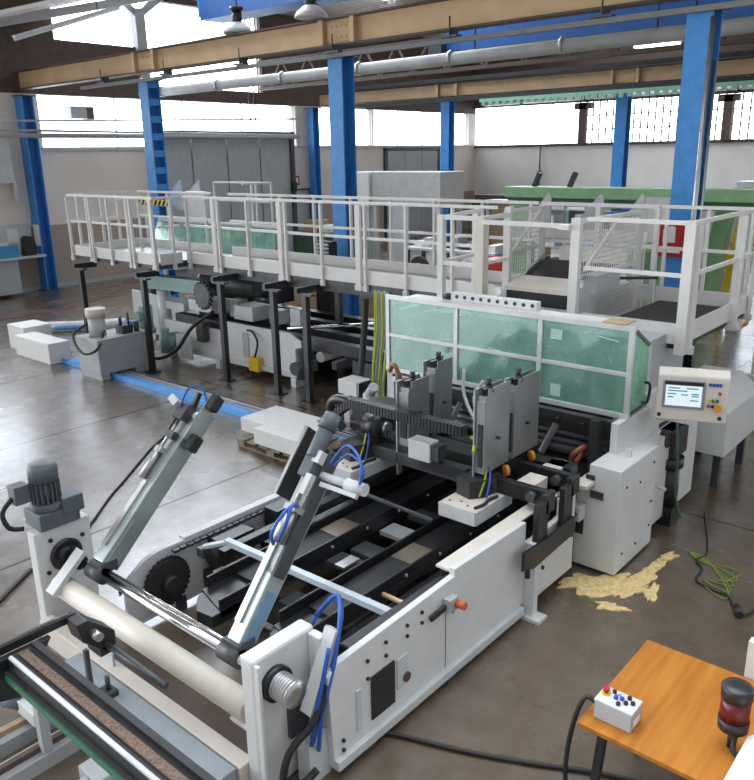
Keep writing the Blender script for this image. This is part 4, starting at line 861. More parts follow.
# left side panel with a rounded nose, sprocket and chain
nose = [(3.17+.36*math.cos(a*PI/12), .32+.30*math.sin(a*PI/12)) for a in range(6, 13)]
part('side_panel', MB().prism([(6.6,.05),(6.6,.62)]+nose+[(2.81,.05)], 'x', -5.16, -5.12), 'white', mb, .004)
part('top_flange', B(-5.20,-5.12,3.4,6.6,.62,.635), 'lgrey', mb)
spr = MB().cyl((-5.10,3.17,.34),(-5.06,3.17,.34),.2,30)
for i in range(30):
    a = 2*PI*i/30; spr.bar((-5.08,3.17+.19*math.cos(a),.34+.19*math.sin(a)),(-5.08,3.17+.222*math.cos(a),.34+.222*math.sin(a)),.03,.02,(1,0,0))
spr.cyl((-5.06,3.17,.34),(-4.98,3.17,.34),.07,16)
part('sprocket', spr, 'blackm', mb, 0, 'black toothed wheel')
chn = MB()
for i in range(46): chn.box(-5.10,-5.05,3.25+i*.07,3.305+i*.07,.575,.60)
part('chain', chn, 'dark', mb)
part('drive_motor', MB().cyl((-4.98,3.55,.42),(-4.98,4.0,.48),.10,14).box(-5.08,-4.88,3.6,3.95,.36,.58), 'black', mb); part('drive_box', B(-5.08,-4.9,4.25,4.5,.42,.62), 'black', mb)
part('motor_bracket', B(-4.9,-4.82,3.5,3.85,.30,.36), 'cream', mb)
cbm = MB().bar((-4.86,3.40,.64),(-4.66,3.50,.71),.06,.03).bar((-4.68,3.50,.71),(-2.96,3.54,.71),.055,.05)
part('cross_bar', cbm, mat('pale_blue_bar',(.50,.56,.60),.4), mb, .004, 'pale bar lying across the forks'); part('bar_foot', B(-3.0,-2.92,3.50,3.60,.6,.70), 'lgrey', mb); part('bar_foot', B(-4.9,-4.82,3.36,3.44,.56,.64), 'dark', mb)
def fork(x0, x1, y0, y1):
    F = part('conveyor_fork', MB().hexa([(x0,y0+.2,.40),(x1,y0+.1,.40),(x1,y1,.40),(x0,y1,.40),(x0,y0+.2,.47),(x1,y0+.1,.47),(x1,y1,.47),(x0,y1,.47)]).box(x1-.02,x1,y0+.1,y1,.47,.56).box(x0,x0+.02,y0+.25,y1,.47,.56), 'black', mb, .004)
    part('fork_nose', MB().prism([(x0+.05,y0+.12),(x0+.2,y0),(x1,y0+.02),(x1,y0+.3),(x0,y0+.3)], 'z', .36, .46), 'black', F)
    part('belt', B(x0+.05,x1-.05,y0+.5,y1-.2,.472,.50), 'rubber', F)
    for i in range(7): part('bolt', MB().cyl((x1,y0+.4+i*.45,.5),(x1+.012,y0+.4+i*.45,.5),.014,8), 'greyp', F)
    part('fork_pad', B(x0+.06,x1-.03,y0+1.45,y0+1.75,.50,.508), 'tan' if 0 else mat('pad_brown%.1f'%x0,(.20,.17,.13),.4,metal=.3), F)
fork(-4.58,-4.22,2.95,6.2); fork(-3.78,-3.44,2.98,6.2)
part('chain_guard', MB().box(-4.80,-4.72,3.5,6.4,.52,.60), 'black', mb)
part('upper_rail', MB().bar((-4.7,4.4,.62),(-4.62,6.2,.66),.10,.06), 'blackm', mb)
for i, (y, h, m_) in enumerate(((3.7,.3,'dark'),(4.25,.42,'dark'),(4.55,.40,'dark'),(4.95,.42,'greyp'),(5.35,.42,'dark'),(5.8,.4,'black'))):
    part('cross_plate', B(-4.2,-3.8,y-.1,y+.1,h-.04,h), m_, mb)
part('spring_plate', B(-4.05,-3.95,4.1,4.3,.44,.46), 'steel', mb)
for y in (3.6,4.6,5.6): part('bed_beam', B(-5.1,-2.9,y-.06,y+.06,.1,.28), 'black', mb)
for y in (4.0,4.3,4.65,5.05): part('tie_bar', B(-3.42,-2.9,y-.03,y+.03,.3,.36), 'brown' if y < 4.2 else 'dark', mb)
part('rod', MB().cyl((-3.4,3.95,.5),(-2.95,3.95,.5),.02,8), 'tan', mb); part('shelf_plate', B(-3.4,-2.95,4.9,5.25,.42,.45), 'lgrey', mb)
part('inner_beam', B(-3.40,-3.34,3.1,6.0,.25,.38), 'black', mb); part('inner_beam', B(-4.86,-4.66,4.0,6.5,.30,.46), 'black', mb)
for x in (-5.14,-2.9):
    for y in (3.3,5.9): part('bed_foot', B(x-.04,x+.04,y-.05,y+.05,0,.12), 'dark', mb)

# ------------------------------------------------------------ vacuum gantry
vg = thing('vacuum_gantry', 'black gantry with four tall galvanised boxes and a cable chain over the bed', 'gantry', (-3.9, 5.5, .3))
part('cross_beam', B(-4.9,-3.25,5.26,5.40,.91,1.03), 'dark', vg, .006); part('cross_beam', B(-5.05,-2.88,5.9,6.05,.90,1.02), 'black', vg)
part('carriage', B(-5.0,-3.6,5.45,5.7,.92,1.1), 'blackm', vg); part('carriage', B(-5.1,-4.6,5.5,6.0,1.1,1.25), 'blackm', vg)
part('drive_roll', MB().cyl((-4.75,5.35,1.2),(-4.55,5.35,1.2),.12,18), 'black', vg); part('drive_hub', MB().cyl((-4.55,5.35,1.2),(-4.5,5.35,1.2),.06,16), 'steel', vg)
ck = MB()
for i in range(42):
    x = -5.0+i*.036; z = 1.41 if i > 6 else 1.41-.018*(6-i)**1.2; ck.box(x, x+.028, 5.10, 5.20, z, z+.09)
part('cable_chain', ck, 'black', vg); part('chain_core', B(-4.9,-3.48,5.12,5.18,1.42,1.49), 'blackm', vg); part('chain_loop', MB().tube([(-4.75,5.15,1.45),(-4.95,5.15,1.46),(-5.08,5.17,1.38),(-5.08,5.2,1.25),(-4.98,5.24,1.12)], .045, 8), 'black', vg)
ck = MB()
for i in range(16): ck.box(-4.95+i*.04,-4.92+i*.04,5.3,5.38,1.12,1.18)
part('lower_chain', ck, 'blackm', vg)
def upright(x0, x1, y0, y1, z0, z1):
    U = part('upright_box', MB().box(x0,x1,y0+.012,y1,z0,z1-.06).box(x0,x1,y0,y0+.012,z0,z1-.1).box(x0,x0+.012,y0,y1,z1-.06,z1).box(x1-.012,x1,y0+.05,y1,z1-.06,z1), 'zincd', vg, .003)
    part('front_recess', B(x0+.03,x1-.02,y0-.012,y0,z0+.08,z1-.3), 'blackm', U)
    part('front_strip', B(x0-.012,x0+.0,y0-.02,y0+.05,z0-.3,z1), 'zinc', U)
    part('top_clip', MB().bar((x0+.04,y0+.05,z1-.03),(x1-.02,y0+.12,z1-.01),.05,.05).cyl((x1-.06,y0+.14,z1-.02),(x1-.06,y0+.14,z1+.07),.025,8), 'black', U)
    part('side_knob', MB().cyl((x1,(y0+y1)/2,z0+.3),(x1+.03,(y0+y1)/2,z0+.3),.015,8), 'blackm', U)
upright(-3.39,-3.3,5.16,5.55,1.08,1.84); upright(-3.39,-3.3,5.63,6.06,1.08,1.82)
upright(-4.32,-4.2,5.28,5.60,1.1,1.72); upright(-4.32,-4.2,5.68,5.97,1.1,1.82)
for x, y0, y1 in ((-3.345,5.16,6.06),(-4.26,5.28,5.97)): part('upright_mount', B(x-.05,x+.045,y0,y1,1.0,1.1), 'black', vg)
part('valve_box', B(-4.08,-3.84,5.12,5.26,1.08,1.26), 'lgrey', vg, .006); part('valve_side', B(-3.84,-3.76,5.14,5.26,1.1,1.24), 'dark', vg); part('valve_bracket', MB().box(-4.0,-3.5,5.18,5.26,.98,1.08), 'black', vg)
for x, ya, yb in ((-3.36,4.86,5.42),(-4.72,4.86,5.62)):
    H_ = part('suction_head', MB().box(x-.18,x+.18,ya,yb,.785,.9), 'cream', vg, .005)
    part('head_front', B(x-.18,x+.18,ya-.012,ya,.78,.9), 'lgrey', H_); part('head_side', B(x+.18,x+.19,ya,yb,.78,.9), 'lgrey', H_)
    part('head_block', MB().prism([(x-.16,ya+.22),(x+.0,ya+.18),(x+.08,ya+.3),(x+.1,ya+.5),(x-.16,ya+.5)], 'z', .9, 1.06), 'blackm', H_)
    part('head_wire', MB().tube([(x+.06,ya+.24,.92),(x+.07,ya+.3,1.05),(x+.05,ya+.36,1.15)], .009, 6), 'ylgreen', H_); part('head_wire', MB().tube([(x+.12,ya+.26,.92),(x+.11,ya+.32,1.05),(x+.07,ya+.38,1.15)], .009, 6), 'bluehose', H_)
    for k in range(4): part('screw', MB().cyl((x-.12+k*.09,ya+.07+.04*(k%2),.9),(x-.12+k*.09,ya+.07+.04*(k%2),.905),.011,8), 'dark', H_)
    part('head_hose', MB().tube([(x+.14,ya+.05,.91),(x+.17,ya+.15,.92),(x+.15,ya+.25,.92),(x+.17,ya+.35,.92)], .014, 7), 'blackm', H_)
part('sensor_bar', MB().bar((-4.45,4.75,.80),(-3.5,4.7,.80),.03,.02), 'dark', vg)
for y in (5.33,5.76):
    part('arm_bracket', MB().box(-3.3,-2.78,y-.03,y+.03,.90,1.04), 'black', vg, .004); part('drop_plate', MB().box(-2.78,-2.73,y-.24,y-.08,.56,1.0).box(-2.78,-2.73,y-.12,y+.03,.88,1.05), 'black', vg, .004)
    part('bracket_knuckle', MB().cyl((-2.9,y-.1,.98),(-2.9,y-.04,.98),.045,12).cyl((-2.86,y-.06,.9),(-2.80,y-.06,.9),.025,8), 'dark', vg)
    part('orange_ring', MB().lathe([(.035,0),(.05,.0),(.05,.03),(.035,.03)], (-3.25,y+.08,1.07), (.6,1,0), 18), mat('dull_orange%.0f'%(y*10),(.55,.22,.03),.5), vg, 0, 'orange ring'); part('cream_block', MB().box(-3.12,-2.95,y+.06,y+.3,.90,1.02), 'cream', vg, .006)
part('side_plate', MB().prism([(4.84,.56),(5.0,.50),(5.68,.54),(5.68,.70),(5.2,.68),(4.84,.70)], 'x', -2.73, -2.70), 'black', vg, .004); part('plate_feet', MB().cyl((-2.715,4.92,.45),(-2.715,4.92,.55),.022,8), 'blackm', vg)
part('white_hose', MB().tube([(-4.15,6.1,1.68),(-4.12,6.05,1.45),(-3.95,5.98,1.25),(-3.7,5.9,1.12)], .018, 7).tube([(-3.93,6.1,1.6),(-4.0,6.05,1.42),(-3.88,5.98,1.25),(-3.68,5.92,1.12)], .018, 7), 'lgrey', vg)
part('yellow_green_wire', MB().tube([(-3.5,5.26,1.36),(-3.42,5.2,1.38),(-3.38,5.12,1.3)], .016, 6), 'ylgreen', vg); part('brass_tubes', MB().cyl((-4.1,5.3,1.0),(-3.9,5.25,1.02),.02,8).cyl((-4.1,5.28,1.05),(-3.88,5.22,1.08),.014,8), 'tan', vg)
part('side_support', B(-5.06,-4.94,5.3,6.3,.3,.92), 'black', vg); part('side_support', B(-2.98,-2.9,5.6,6.0,.3,.86), 'black', vg)
part('copper_hose', MB().tube([(-5.0,6.2,1.1),(-4.95,6.1,1.4),(-5.0,6.05,1.6),(-5.1,6.1,1.5)], .025, 7), 'copper', vg)
part('small_motor', MB().cyl((-4.95,5.6,1.26),(-4.95,5.6,1.4),.07,14).cyl((-4.95,5.6,1.4),(-4.85,5.55,1.5),.05,12), 'greyp', vg)

# ------------------------------------------------------------ cutting unit with guard screen
cu = thing('cutting_unit', 'white cutting unit with a front cabinet and dark interior behind the gantry', 'machine', (-4.1, 7.2, 0))
part('front_cabinet', MB().prism([(-2.89,.03),(-2.48,.03),(-2.48,1.04),(-2.78,1.04),(-2.78,.88),(-2.89,.86)], 'y', 6.07, 6.9), 'white', cu, .01)
part('side_plate', MB().prism([(6.42,.98),(7.4,.98),(7.4,1.45),(7.06,1.45),(7.06,1.33),(6.42,1.33)], 'x', -2.76, -2.69), 'white', cu, .006); part('side_plate', B(-2.74,-2.56,6.92,8.2,.1,1.0), 'white', cu)
part('cabinet_slot', B(-2.87,-2.80,6.05,6.068,.35,.62), 'blackm', cu); part('cabinet_plate', B(-2.75,-2.63,6.055,6.069,.73,.80), 'dark', cu); part('cabinet_shelf', B(-2.98,-2.72,5.9,6.07,.86,.89), 'cream', cu); part('slot_notch', B(-2.80,-2.72,6.055,6.069,.90,.94), 'blackm', cu)
part('push_box', B(-2.88,-2.78,5.93,6.05,.52,.66), 'lgrey', cu, .006); part('push_knob', MB().cyl((-2.83,5.93,.59),(-2.83,5.90,.59),.03,10), 'dark', cu)
for y, z in ((6.2,.85),(6.5,.8),(6.8,.9),(6.2,.2),(6.5,.18),(6.8,.25),(6.8,.5)): part('screw', MB().cyl((-2.48,y,z),(-2.47,y,z),.012,8), 'dark', cu)
part('tail_hook', MB().box(-2.6,-2.56,6.42,6.46,1.0,1.12), 'white', cu)
part('lower_body', B(-5.5,-2.95,7.0,8.15,.1,1.2), 'blackm', cu); part('top_body', MB().box(-5.35,-2.75,7.15,8.1,1.2,1.95), 'greyp', cu)
part('side_wall', B(-5.6,-5.5,6.65,8.2,0,2.0), 'lgrey', cu); part('side_wall', MB().box(-2.95,-2.74,6.9,7.2,1.0,1.9), 'lgrey', cu)
part('apron_plate', MB().hexa([(-5.5,6.62,1.26),(-2.72,6.62,1.26),(-2.72,6.95,1.02),(-5.5,6.95,1.02),(-5.5,6.62,1.29),(-2.72,6.62,1.29),(-2.72,6.97,1.05),(-5.5,6.97,1.05)]), 'zincd', cu)
for z, r in ((.92,.04),(1.0,.03),(.84,.06)): part('roll_bar', MB().cyl((-5.4,6.75,z),(-2.92,6.75,z),r,12), 'dark', cu)
for x in (-4.7,-4.0,-3.55): part('inner_bracket', MB().bar((x,6.6,.8),(x+.1,6.7,1.1),.05,.05), 'steel', cu)
part('belt_table', B(-5.3,-2.95,6.2,6.9,.70,.76), 'black', cu); part('red_hose', MB().tube([(-3.1,6.35,.9),(-3.05,6.3,1.0),(-3.0,6.4,1.05),(-3.05,6.5,.95),(-3.1,6.45,.85)], .025, 7), mat('rust_red',(.25,.06,.03),.5), cu)
part('dark_post', B(-2.98,-2.9,6.45,6.55,.76,1.3), 'blackm', cu); part('table_leg', B(-5.5,-5.4,6.2,6.4,0,.7), 'dark', cu)
part('handle_knob', MB().cyl((-3.35,6.58,1.22),(-3.35,6.5,1.22),.02,8).cyl((-3.1,6.58,1.2),(-3.1,6.52,1.2),.025,8), 'black', cu)
gs = thing('guard_screen', 'large aluminium framed guard screen with six green film panels', 'screen', (-4.1, 6.65, 1.33))
X0, X1, GY, Z0, Z1, ZM = -5.53, -2.70, 6.60, 1.36, 2.17, 1.75
xs = (X0, -4.60, -3.61, X1)
M['alu'] = mat('anodised_aluminium', (.60,.61,.60), .35, metal=.4)
fm_ = MB().box(X0-.03,X1+.03,GY-.02,GY+.02,Z1-.02,Z1+.03).box(X0-.03,X1+.03,GY-.02,GY+.02,Z0-.03,Z0+.02).box(X0+.025,X1-.025,GY-.018,GY+.018,ZM-.02,ZM+.02)
part('frame_rails', fm_, M['alu'], gs, .004)
for x in xs: part('frame_post', B(x-.025,x+.025,GY-.019,GY+.019,Z0+.02,Z1-.02), M['alu'], gs, .003)
for i in range(3):
    for z0, z1 in ((Z0,ZM),(ZM,Z1)): part('film_panel', B(xs[i]+.025,xs[i+1]-.025,GY-.003,GY+.003,z0+.02,z1-.02), 'film_glass', gs)
part('side_panel', MB().prism([(GY+.02,Z0),(7.02,1.36),(7.0,1.95),(GY+.02,Z1)], 'x', X1-.003, X1+.003), 'film_side', gs)
part('side_frame', MB().bar((X1,GY+.02,Z1),(X1,7.0,1.96),.03,.03), 'dark', gs); part('side_frame', MB().bar((X1,GY+.02,Z0),(X1,7.02,1.38),.025,.025), 'dark', gs); part('side_handle', MB().tube([(X1+.01,6.9,1.42),(X1+.06,6.92,1.43),(X1+.06,6.96,1.58),(X1+.01,6.97,1.6)], .014, 7), 'black', gs)
random.seed(21); tp_ = MB()
for i in range(7):
    x = random.uniform(X0+.1,X1-.3); z = random.choice((ZM-.06,ZM+.04,Z0+.06,Z1-.1)); tp_.bar((x,GY-.006,z),(x+random.uniform(.1,.25),GY-.006,z+random.uniform(-.03,.08)),.003,.012,(0,1,0))
part('film_tape', tp_, 'film', gs)
M['film2'] = mat('pale_label',(.42,.55,.52),.5)
part('paper_label', B(-3.5,-3.38,GY-.008,GY-.004,1.98,2.08), M['film2'], gs); part('paper_label', B(-3.48,-3.37,GY-.008,GY-.004,1.42,1.54), M['film2'], gs)
part('top_cover', B(-5.3,-3.0,GY+.03,GY+.22,2.16,2.20), 'white', gs, .004)
part('screen_support', B(-5.5,-5.45,GY+.02,GY+.1,1.2,2.1), 'rail', gs)
lp = thing('perforated_cover', 'white perforated cover strip on top of the guard screen', 'cover', (-4.2, 6.75, 2.2))
part('cover_strip', MB().box(-4.75,-3.72,6.7,6.78,2.2,2.29), 'white', lp, .006); 
for i in range(10): part('hole', MB().cyl((-4.67+i*.1,6.70,2.25),(-4.67+i*.1,6.694,2.25),.02,10), 'black', lp)
part('cover_hook', MB().cyl((-4.85,6.72,2.24),(-4.75,6.72,2.24),.035,12), 'black', lp)
one('cardboard_piece', MB().box(-2.99,-2.76,GY-.02,GY+.2,2.202,2.212), 'card', 'piece of brown cardboard on the right end of the guard screen', 'cardboard')

# ------------------------------------------------------------ control screen on its arm
hm = thing('control_panel', 'white operator control panel with lit touch screen beside the guard screen', 'control panel', (-2.50, 6.78, 1.35))
ang = math.radians(22)
hm.rotation_euler = (0, 0, ang)
def hp(name, mb_, m_, par=None, bev=0., label=None):
    # built in the panel's own frame: x along its face, y into it
    off = Vector(ORG[hm.name]); bmesh.ops.translate(mb_.bm, verts=mb_.bm.verts[:], vec=off)
    return part(name, mb_, m_, par or hm, bev, label)
hp('housing', MB().prism([(0,-.02),(.16,-.02),(.16,.44),(.06,.46),(0,.40)], 'x', 0, .60), 'cream', None, .012)
sc_ = hp('screen_bezel', B(.045,.40,-.012,0,.10,.36), 'screenbz', None, .004)
def screen_mat():
    m, nt, b = new_mat('lit_screen'); N = nt.nodes.new; L = nt.links.new
    geo = N('ShaderNodeTexCoord'); wv = N('ShaderNodeTexBrick'); wv.inputs['Scale'].default_value = 14; wv.inputs['Color1'].default_value = (.75,.88,.92,1); wv.inputs['Color2'].default_value = (.85,.92,.93,1); wv.inputs['Mortar'].default_value = (.62,.80,.86,1); wv.inputs['Mortar Size'].default_value = .05
    mp_ = N('ShaderNodeMapping'); mp_.inputs['Rotation'].default_value = (PI/2,0,0); L(geo.outputs['Object'], mp_.inputs[0]); L(mp_.outputs[0], wv.inputs['Vector'])
    L(wv.outputs['Color'], b.inputs['Emission Color']); b.inputs['Emission Strength'].default_value = .75; b.inputs['Base Color'].default_value = (.02,.02,.02,1); b.inputs['Roughness'].default_value = .2
    return m
hp('screen', B(.07,.375,-.016,-.012,.125,.315), screen_mat(), sc_, 0, 'lit pale blue touch screen'); hp('screen_band', B(.06,.385,-.0165,-.012,.32,.35), 'black', sc_)
tx = MB()
for i, (x, z, w_) in enumerate(((.09,.285,.10),(.24,.285,.1),(.09,.26,.16),(.09,.23,.07),(.2,.225,.06),(.29,.235,.06),(.29,.215,.06),(.09,.2,.05),(.28,.175,.07))): tx.box(x,x+w_,-.0175,-.016,z,z+.012)
hp('screen_fields', tx, mat('screen_blue',(.12,.42,.58),.4), sc_)
for i in range(4): hp('key', B(.425+i*.028,.448+i*.028,-.012,0,.325,.35), 'purple')
for i, (x, z, m_) in enumerate(((.51,.26,'red'),(.425,.19,'yellow'),(.46,.19,'greendk'),(.495,.19,'greendk'),(.425,.14,'red'),(.46,.14,'black'),(.47,.215,'lgrey'))): hp('push_button', MB().cyl((x+.012,0,z),(x+.012,-.018,z),.014,12), m_)
hp('emergency_stop', MB().cyl((.515,0,.13),(.515,-.02,.13),.02,14).cyl((.515,-.02,.13),(.515,-.04,.13),.034,16), 'orange', None, 0, 'orange emergency stop button')
for x in (.03,.54): hp('corner_knob', MB().cyl((x,0,.03),(x,-.016,.03),.017,12), 'black')
hp('support_arm', MB().bar((.16,.1,-.01),(.06,.45,-.12),.09,.1), 'lgrey')
# outfeed with its drive
of = thing('outfeed_unit', 'white outfeed frame with a black motor below the control panel', 'outfeed', (-2.6, 8.2, 0))
part('frame', MB().prism([(7.25,.1),(7.35,.1),(7.35,.75),(8.45,.55),(8.5,.65),(8.5,1.1),(7.25,1.15)], 'x', -2.74, -2.70), 'white', of); part('frame_opening', MB().prism([(7.45,.78),(8.2,.66),(8.2,1.0),(7.45,1.05)], 'x', -2.70, -2.694), 'blackm', of)
part('motor', MB().cyl((-2.6,7.5,.2),(-2.6,7.5,.62),.13,16).cyl((-2.6,7.5,.62),(-2.6,7.5,.72),.16,16).box(-2.72,-2.47,7.38,7.62,0,.2), 'black', of); part('motor_fan', MB().cyl((-2.62,7.34,.95),(-2.55,7.34,.95),.09,14), 'blackm', of)
part('gearbox', B(-2.69,-2.5,7.4,7.75,.72,1.0), 'blackm', of, .01)
part('earth_cable', MB().tube([(-2.42,7.15,1.2),(-2.4,7.2,.8),(-2.42,7.3,.4),(-2.36,7.35,.15)], .012, 6), 'greendk', of)
part('pipe_stub', MB().cyl((-2.7,7.1,.55),(-2.45,7.1,.52),.02,8), 'lgrey', of)
hd = thing('outfeed_hood', 'large white chamfered hood behind the control panel', 'hood', (-2.7, 9.2, 0))
part('hood_shell', MB().prism([(-3.05,.42),(-2.36,.42),(-2.36,.93),(-2.6,1.12),(-3.05,1.12)], 'y', 8.55, 9.75).hexa([(-3.05,9.75,.42),(-2.36,9.75,.42),(-2.5,10.0,.46),(-3.0,10.0,.46),(-3.05,9.75,1.12),(-2.36,9.75,.93),(-2.5,10.0,.85),(-3.0,10.0,1.0)]), 'white', hd, .008)
for x in (-2.95,-2.46):
    for y in (8.7,9.6): part('foot', B(x-.04,x+.04,y-.04,y+.04,0,.42), 'dark', hd)
sf = thing('support_frame', 'thin grey barrier frame at the right edge beyond the hood', 'frame', (-2.2, 10.6, 0))
part('post', B(-2.38,-2.32,10.5,10.56,.02,1.1), 'dark', sf); part('post_foot', B(-2.45,-2.25,10.42,10.64,0,.02), 'dark', sf); part('bar', MB().bar((-3.1,10.45,.9),(-1.2,10.6,.74),.06,.05), 'cream', sf); part('post', B(-1.5,-1.44,10.55,10.61,.0,.74), 'dark', sf)
# wood dust and cables on the floor
def blob(c, rx, ry, rot, seed, n=40):
    random.seed(seed); pts = []
    ph = [random.uniform(0,2*PI) for _ in range(5)]
    for i in range(n):
        a = 2*PI*i/n; r = 1+.22*math.sin(3*a+ph[0])+.16*math.sin(5*a+ph[1])+.12*math.sin(9*a+ph[2])+.10*math.sin(14*a+ph[3])
        x, y = rx*r*math.cos(a), ry*r*math.sin(a); pts.append((c[0]+x*math.cos(rot)-y*math.sin(rot), c[1]+x*math.sin(rot)+y*math.cos(rot)))
    return pts
du = MB()
for c, rx, ry, rot, sd in (((-2.58,5.88),.30,.16,.9,1),((-2.32,5.98),.26,.10,1.2,2),((-2.28,6.3),.34,.08,1.5,3),((-2.3,5.62),.12,.06,.3,4),((-2.12,6.05),.05,.15,.2,5),((-2.25,6.75),.12,.05,1.3,6)): du.prism(blob(c,rx,ry,rot,sd), 'z', .0, .008+.001*sd)
one('wood_dust', du, mat('pale_dust',(.72,.53,.24),.95,var=.3,scale=25), 'pale yellow wood dust spilled on the floor under the white cabinet', 'dust', kind='stuff')
one('floor_cable', MB().tube([(-2.9,3.2,.03),(-2.7,3.3,.02),(-2.3,3.45,.02),(-1.9,3.64,.02),(-1.5,3.85,.02),(-1.0,4.0,.02),(-.4,4.1,.02)], .016, 7), 'rubber', 'thick black cable on the floor between machine bed and table', 'cable')
one('floor_cable', MB().tube([(-2.3,7.9,.012),(-2.0,7.1,.012),(-2.02,6.85,.012),(-1.92,6.72,.012),(-1.9,6.5,.012),(-1.75,6.42,.012),(-1.6,6.4,.012),(-1.5,6.25,.012)], .01, 6), 'rubber', 'thin black cable winding over the floor to a plug, right of the dust', 'cable')
pg = thing('cable_plug', 'black plug lying at the end of the thin cable at right', 'plug', (-1.45, 6.2, 0)); part('plug_body', MB().cyl((-1.47,6.24,.035),(-1.42,6.12,.035),.034,12), 'rubber', pg); part('plug_cable', MB().tube([(-1.42,6.12,.03),(-1.36,6.3,.012),(-1.36,6.7,.012),(-1.3,7.1,.012)], .009, 6), 'rubber', pg)
random.seed(9); gc = MB()
for i in range(5): gc.tube([(-2.12,6.95,.01+.004*i),(-1.95,6.85+.02*i,.01),(-1.75+.03*i,6.9-.1*i,.01),(-1.62,6.85-.13*i,.01),(-1.7-.05*i,6.62-.03*i,.01)], .006, 5)
one('wire_tangle', gc, mat('green_wire',(.18,.26,.04),.5), 'tangle of thin green yellow wires on the floor at right', 'wires')
one('floor_cable', MB().tube([(-5.75,3.1,.015),(-5.96,3.37,.015),(-6.06,3.73,.015),(-5.9,4.12,.015),(-5.6,4.6,.015),(-5.3,4.9,.015)], .014, 6), 'rubber', 'black cable on the floor left of the machine bed', 'cable')
one('floor_cable', MB().tube([(-6.6,2.9,.015),(-7.19,3.64,.015),(-7.66,4.16,.015),(-7.96,4.54,.015),(-8.59,5.31,.015),(-8.92,5.78,.015),(-9.7,6.6,.015)], .014, 6), 'rubber', 'black cable running over the floor behind the left swing arm', 'cable')
one('floor_strip', MB().bar((-6.42,2.3,.012),(-6.78,2.80,.012),.035,.024), 'blackm', 'dark strip lying on the floor left of the gear motor', 'strip')

# ------------------------------------------------------------ table
tb = thing('table', 'orange wooden topped table with black legs at bottom right', 'table', (-.7, 3.8, 0))
def wood_mat():
    m, nt, b = new_mat('orange_beech'); N = nt.nodes.new; L = nt.links.new
    geo = N('ShaderNodeNewGeometry'); mp_ = N('ShaderNodeMapping'); mp_.inputs['Scale'].default_value = (9,.8,6); L(geo.outputs['Position'], mp_.inputs[0])
    nz = N('ShaderNodeTexNoise'); nz.inputs['Scale'].default_value = 2.; nz.inputs['Detail'].default_value = 6; L(mp_.outputs[0], nz.inputs['Vector'])
    r = N('ShaderNodeValToRGB'); r.color_ramp.elements[0].position = .35; r.color_ramp.elements[0].color = (.33,.112,.012,1); r.color_ramp.elements[1].position = .65; r.color_ramp.elements[1].color = (.43,.165,.022,1)
    L(nz.outputs['Fac'], r.inputs[0]); L(r.outputs[0], b.inputs['Base Color']); b.inputs['Roughness'].default_value = .5; b.inputs['Specular IOR Level'].default_value = .25
    return m
part('table_top', B(-1.5,.25,3.33,4.29,.722,.75), wood_mat(), tb, .004); part('table_frame', B(-1.4,.2,3.42,4.2,.68,.722), 'black', tb)
for x in (-1.40,.15):
    for y in (3.46,4.16): part('leg', MB().bar((x,y,.68),(x-.05 if x < 0 else x+.05,y,.0),.045,.045), 'black', tb)
cbx = thing('button_box', 'grey push button box with red emergency stop on the wooden table', 'control box', (-1.34, 3.49, .75))
part('box_body', B(-1.45,-1.24,3.42,3.56,.75,.855), 'greyp', cbx, .006); part('lid', B(-1.452,-1.238,3.418,3.562,.855,.87), 'lgrey', cbx, .004)
part('stop_plate', MB().cyl((-1.42,3.5,.87),(-1.42,3.5,.875),.026,16), 'yellow', cbx); part('stop_button', MB().cyl((-1.42,3.5,.875),(-1.42,3.5,.89),.01,10).cyl((-1.42,3.5,.89),(-1.42,3.5,.905),.019,14), 'red', cbx, 0, 'red emergency stop')
for i, (x, y, m_) in enumerate(((-1.385,3.53,'reddk'),(-1.36,3.49,'purple'),(-1.36,3.53,'lgrey'),(-1.33,3.45,'black'),(-1.33,3.5,'purple'),(-1.3,3.48,'black'),(-1.3,3.53,'black'),(-1.27,3.5,'black'))): part('push_button', MB().cyl((x,y,.87),(x,y,.885),.012,10), m_, cbx)
for x, y in ((-1.345,3.47),(-1.28,3.455),(-1.285,3.5)): part('label_strip', B(x-.02,x+.02,y-.006,y+.006,.870,.8715), 'paper', cbx)
part('rating_plate', B(-1.24,-1.2385,3.45,3.53,.77,.81), 'paper', cbx)
part('cable', MB().tube([(-1.45,3.47,.80),(-1.52,3.45,.82),(-1.57,3.42,.6),(-1.58,3.4,.3),(-1.54,3.45,.08),(-1.35,3.6,.02),(-1.0,3.75,.02),(-.6,3.8,.02)], .014, 7), 'rubber', cbx)
wbx = thing('white_box', 'white enclosure with sloping lid at the right edge of the table', 'enclosure', (-.5, 3.42, .75))
part('box_body', B(-.70,-.2,3.22,3.60,.75,.88), 'white', wbx, .006); part('sloping_lid', MB().hexa([(-.73,3.2,.88),(-.2,3.2,.88),(-.2,3.63,.88),(-.73,3.63,.88),(-.68,3.26,.96),(-.2,3.26,.96),(-.2,3.57,.96),(-.68,3.57,.96)]), 'white', wbx, .004)
be = thing('beacon_lamp', 'dark red signal beacon with black cap on the wooden table', 'beacon', (-.81, 3.66, .75))
BX, BY = -.81, 3.66
part('lens', MB().cyl((BX,BY,.93),(BX,BY,1.05),.072,22), 'reddk', be); part('cap', MB().lathe([(.076,0),(.078,.06),(.068,.07),(.02,.072)], (BX,BY,1.05), n=22), 'black', be); part('base', MB().lathe([(.03,0),(.074,.02),(.076,.08)], (BX,BY,.85), n=22), 'black', be)
part('stem', MB().cyl((BX,BY,.75),(BX,BY,.85),.018,10), 'black', be); part('stem_cable', MB().tube([(BX+.02,BY-.0,.84),(BX+.03,BY-.06,.78),(BX+.08,BY-.06,.765)], .014, 7), 'rubber', be)
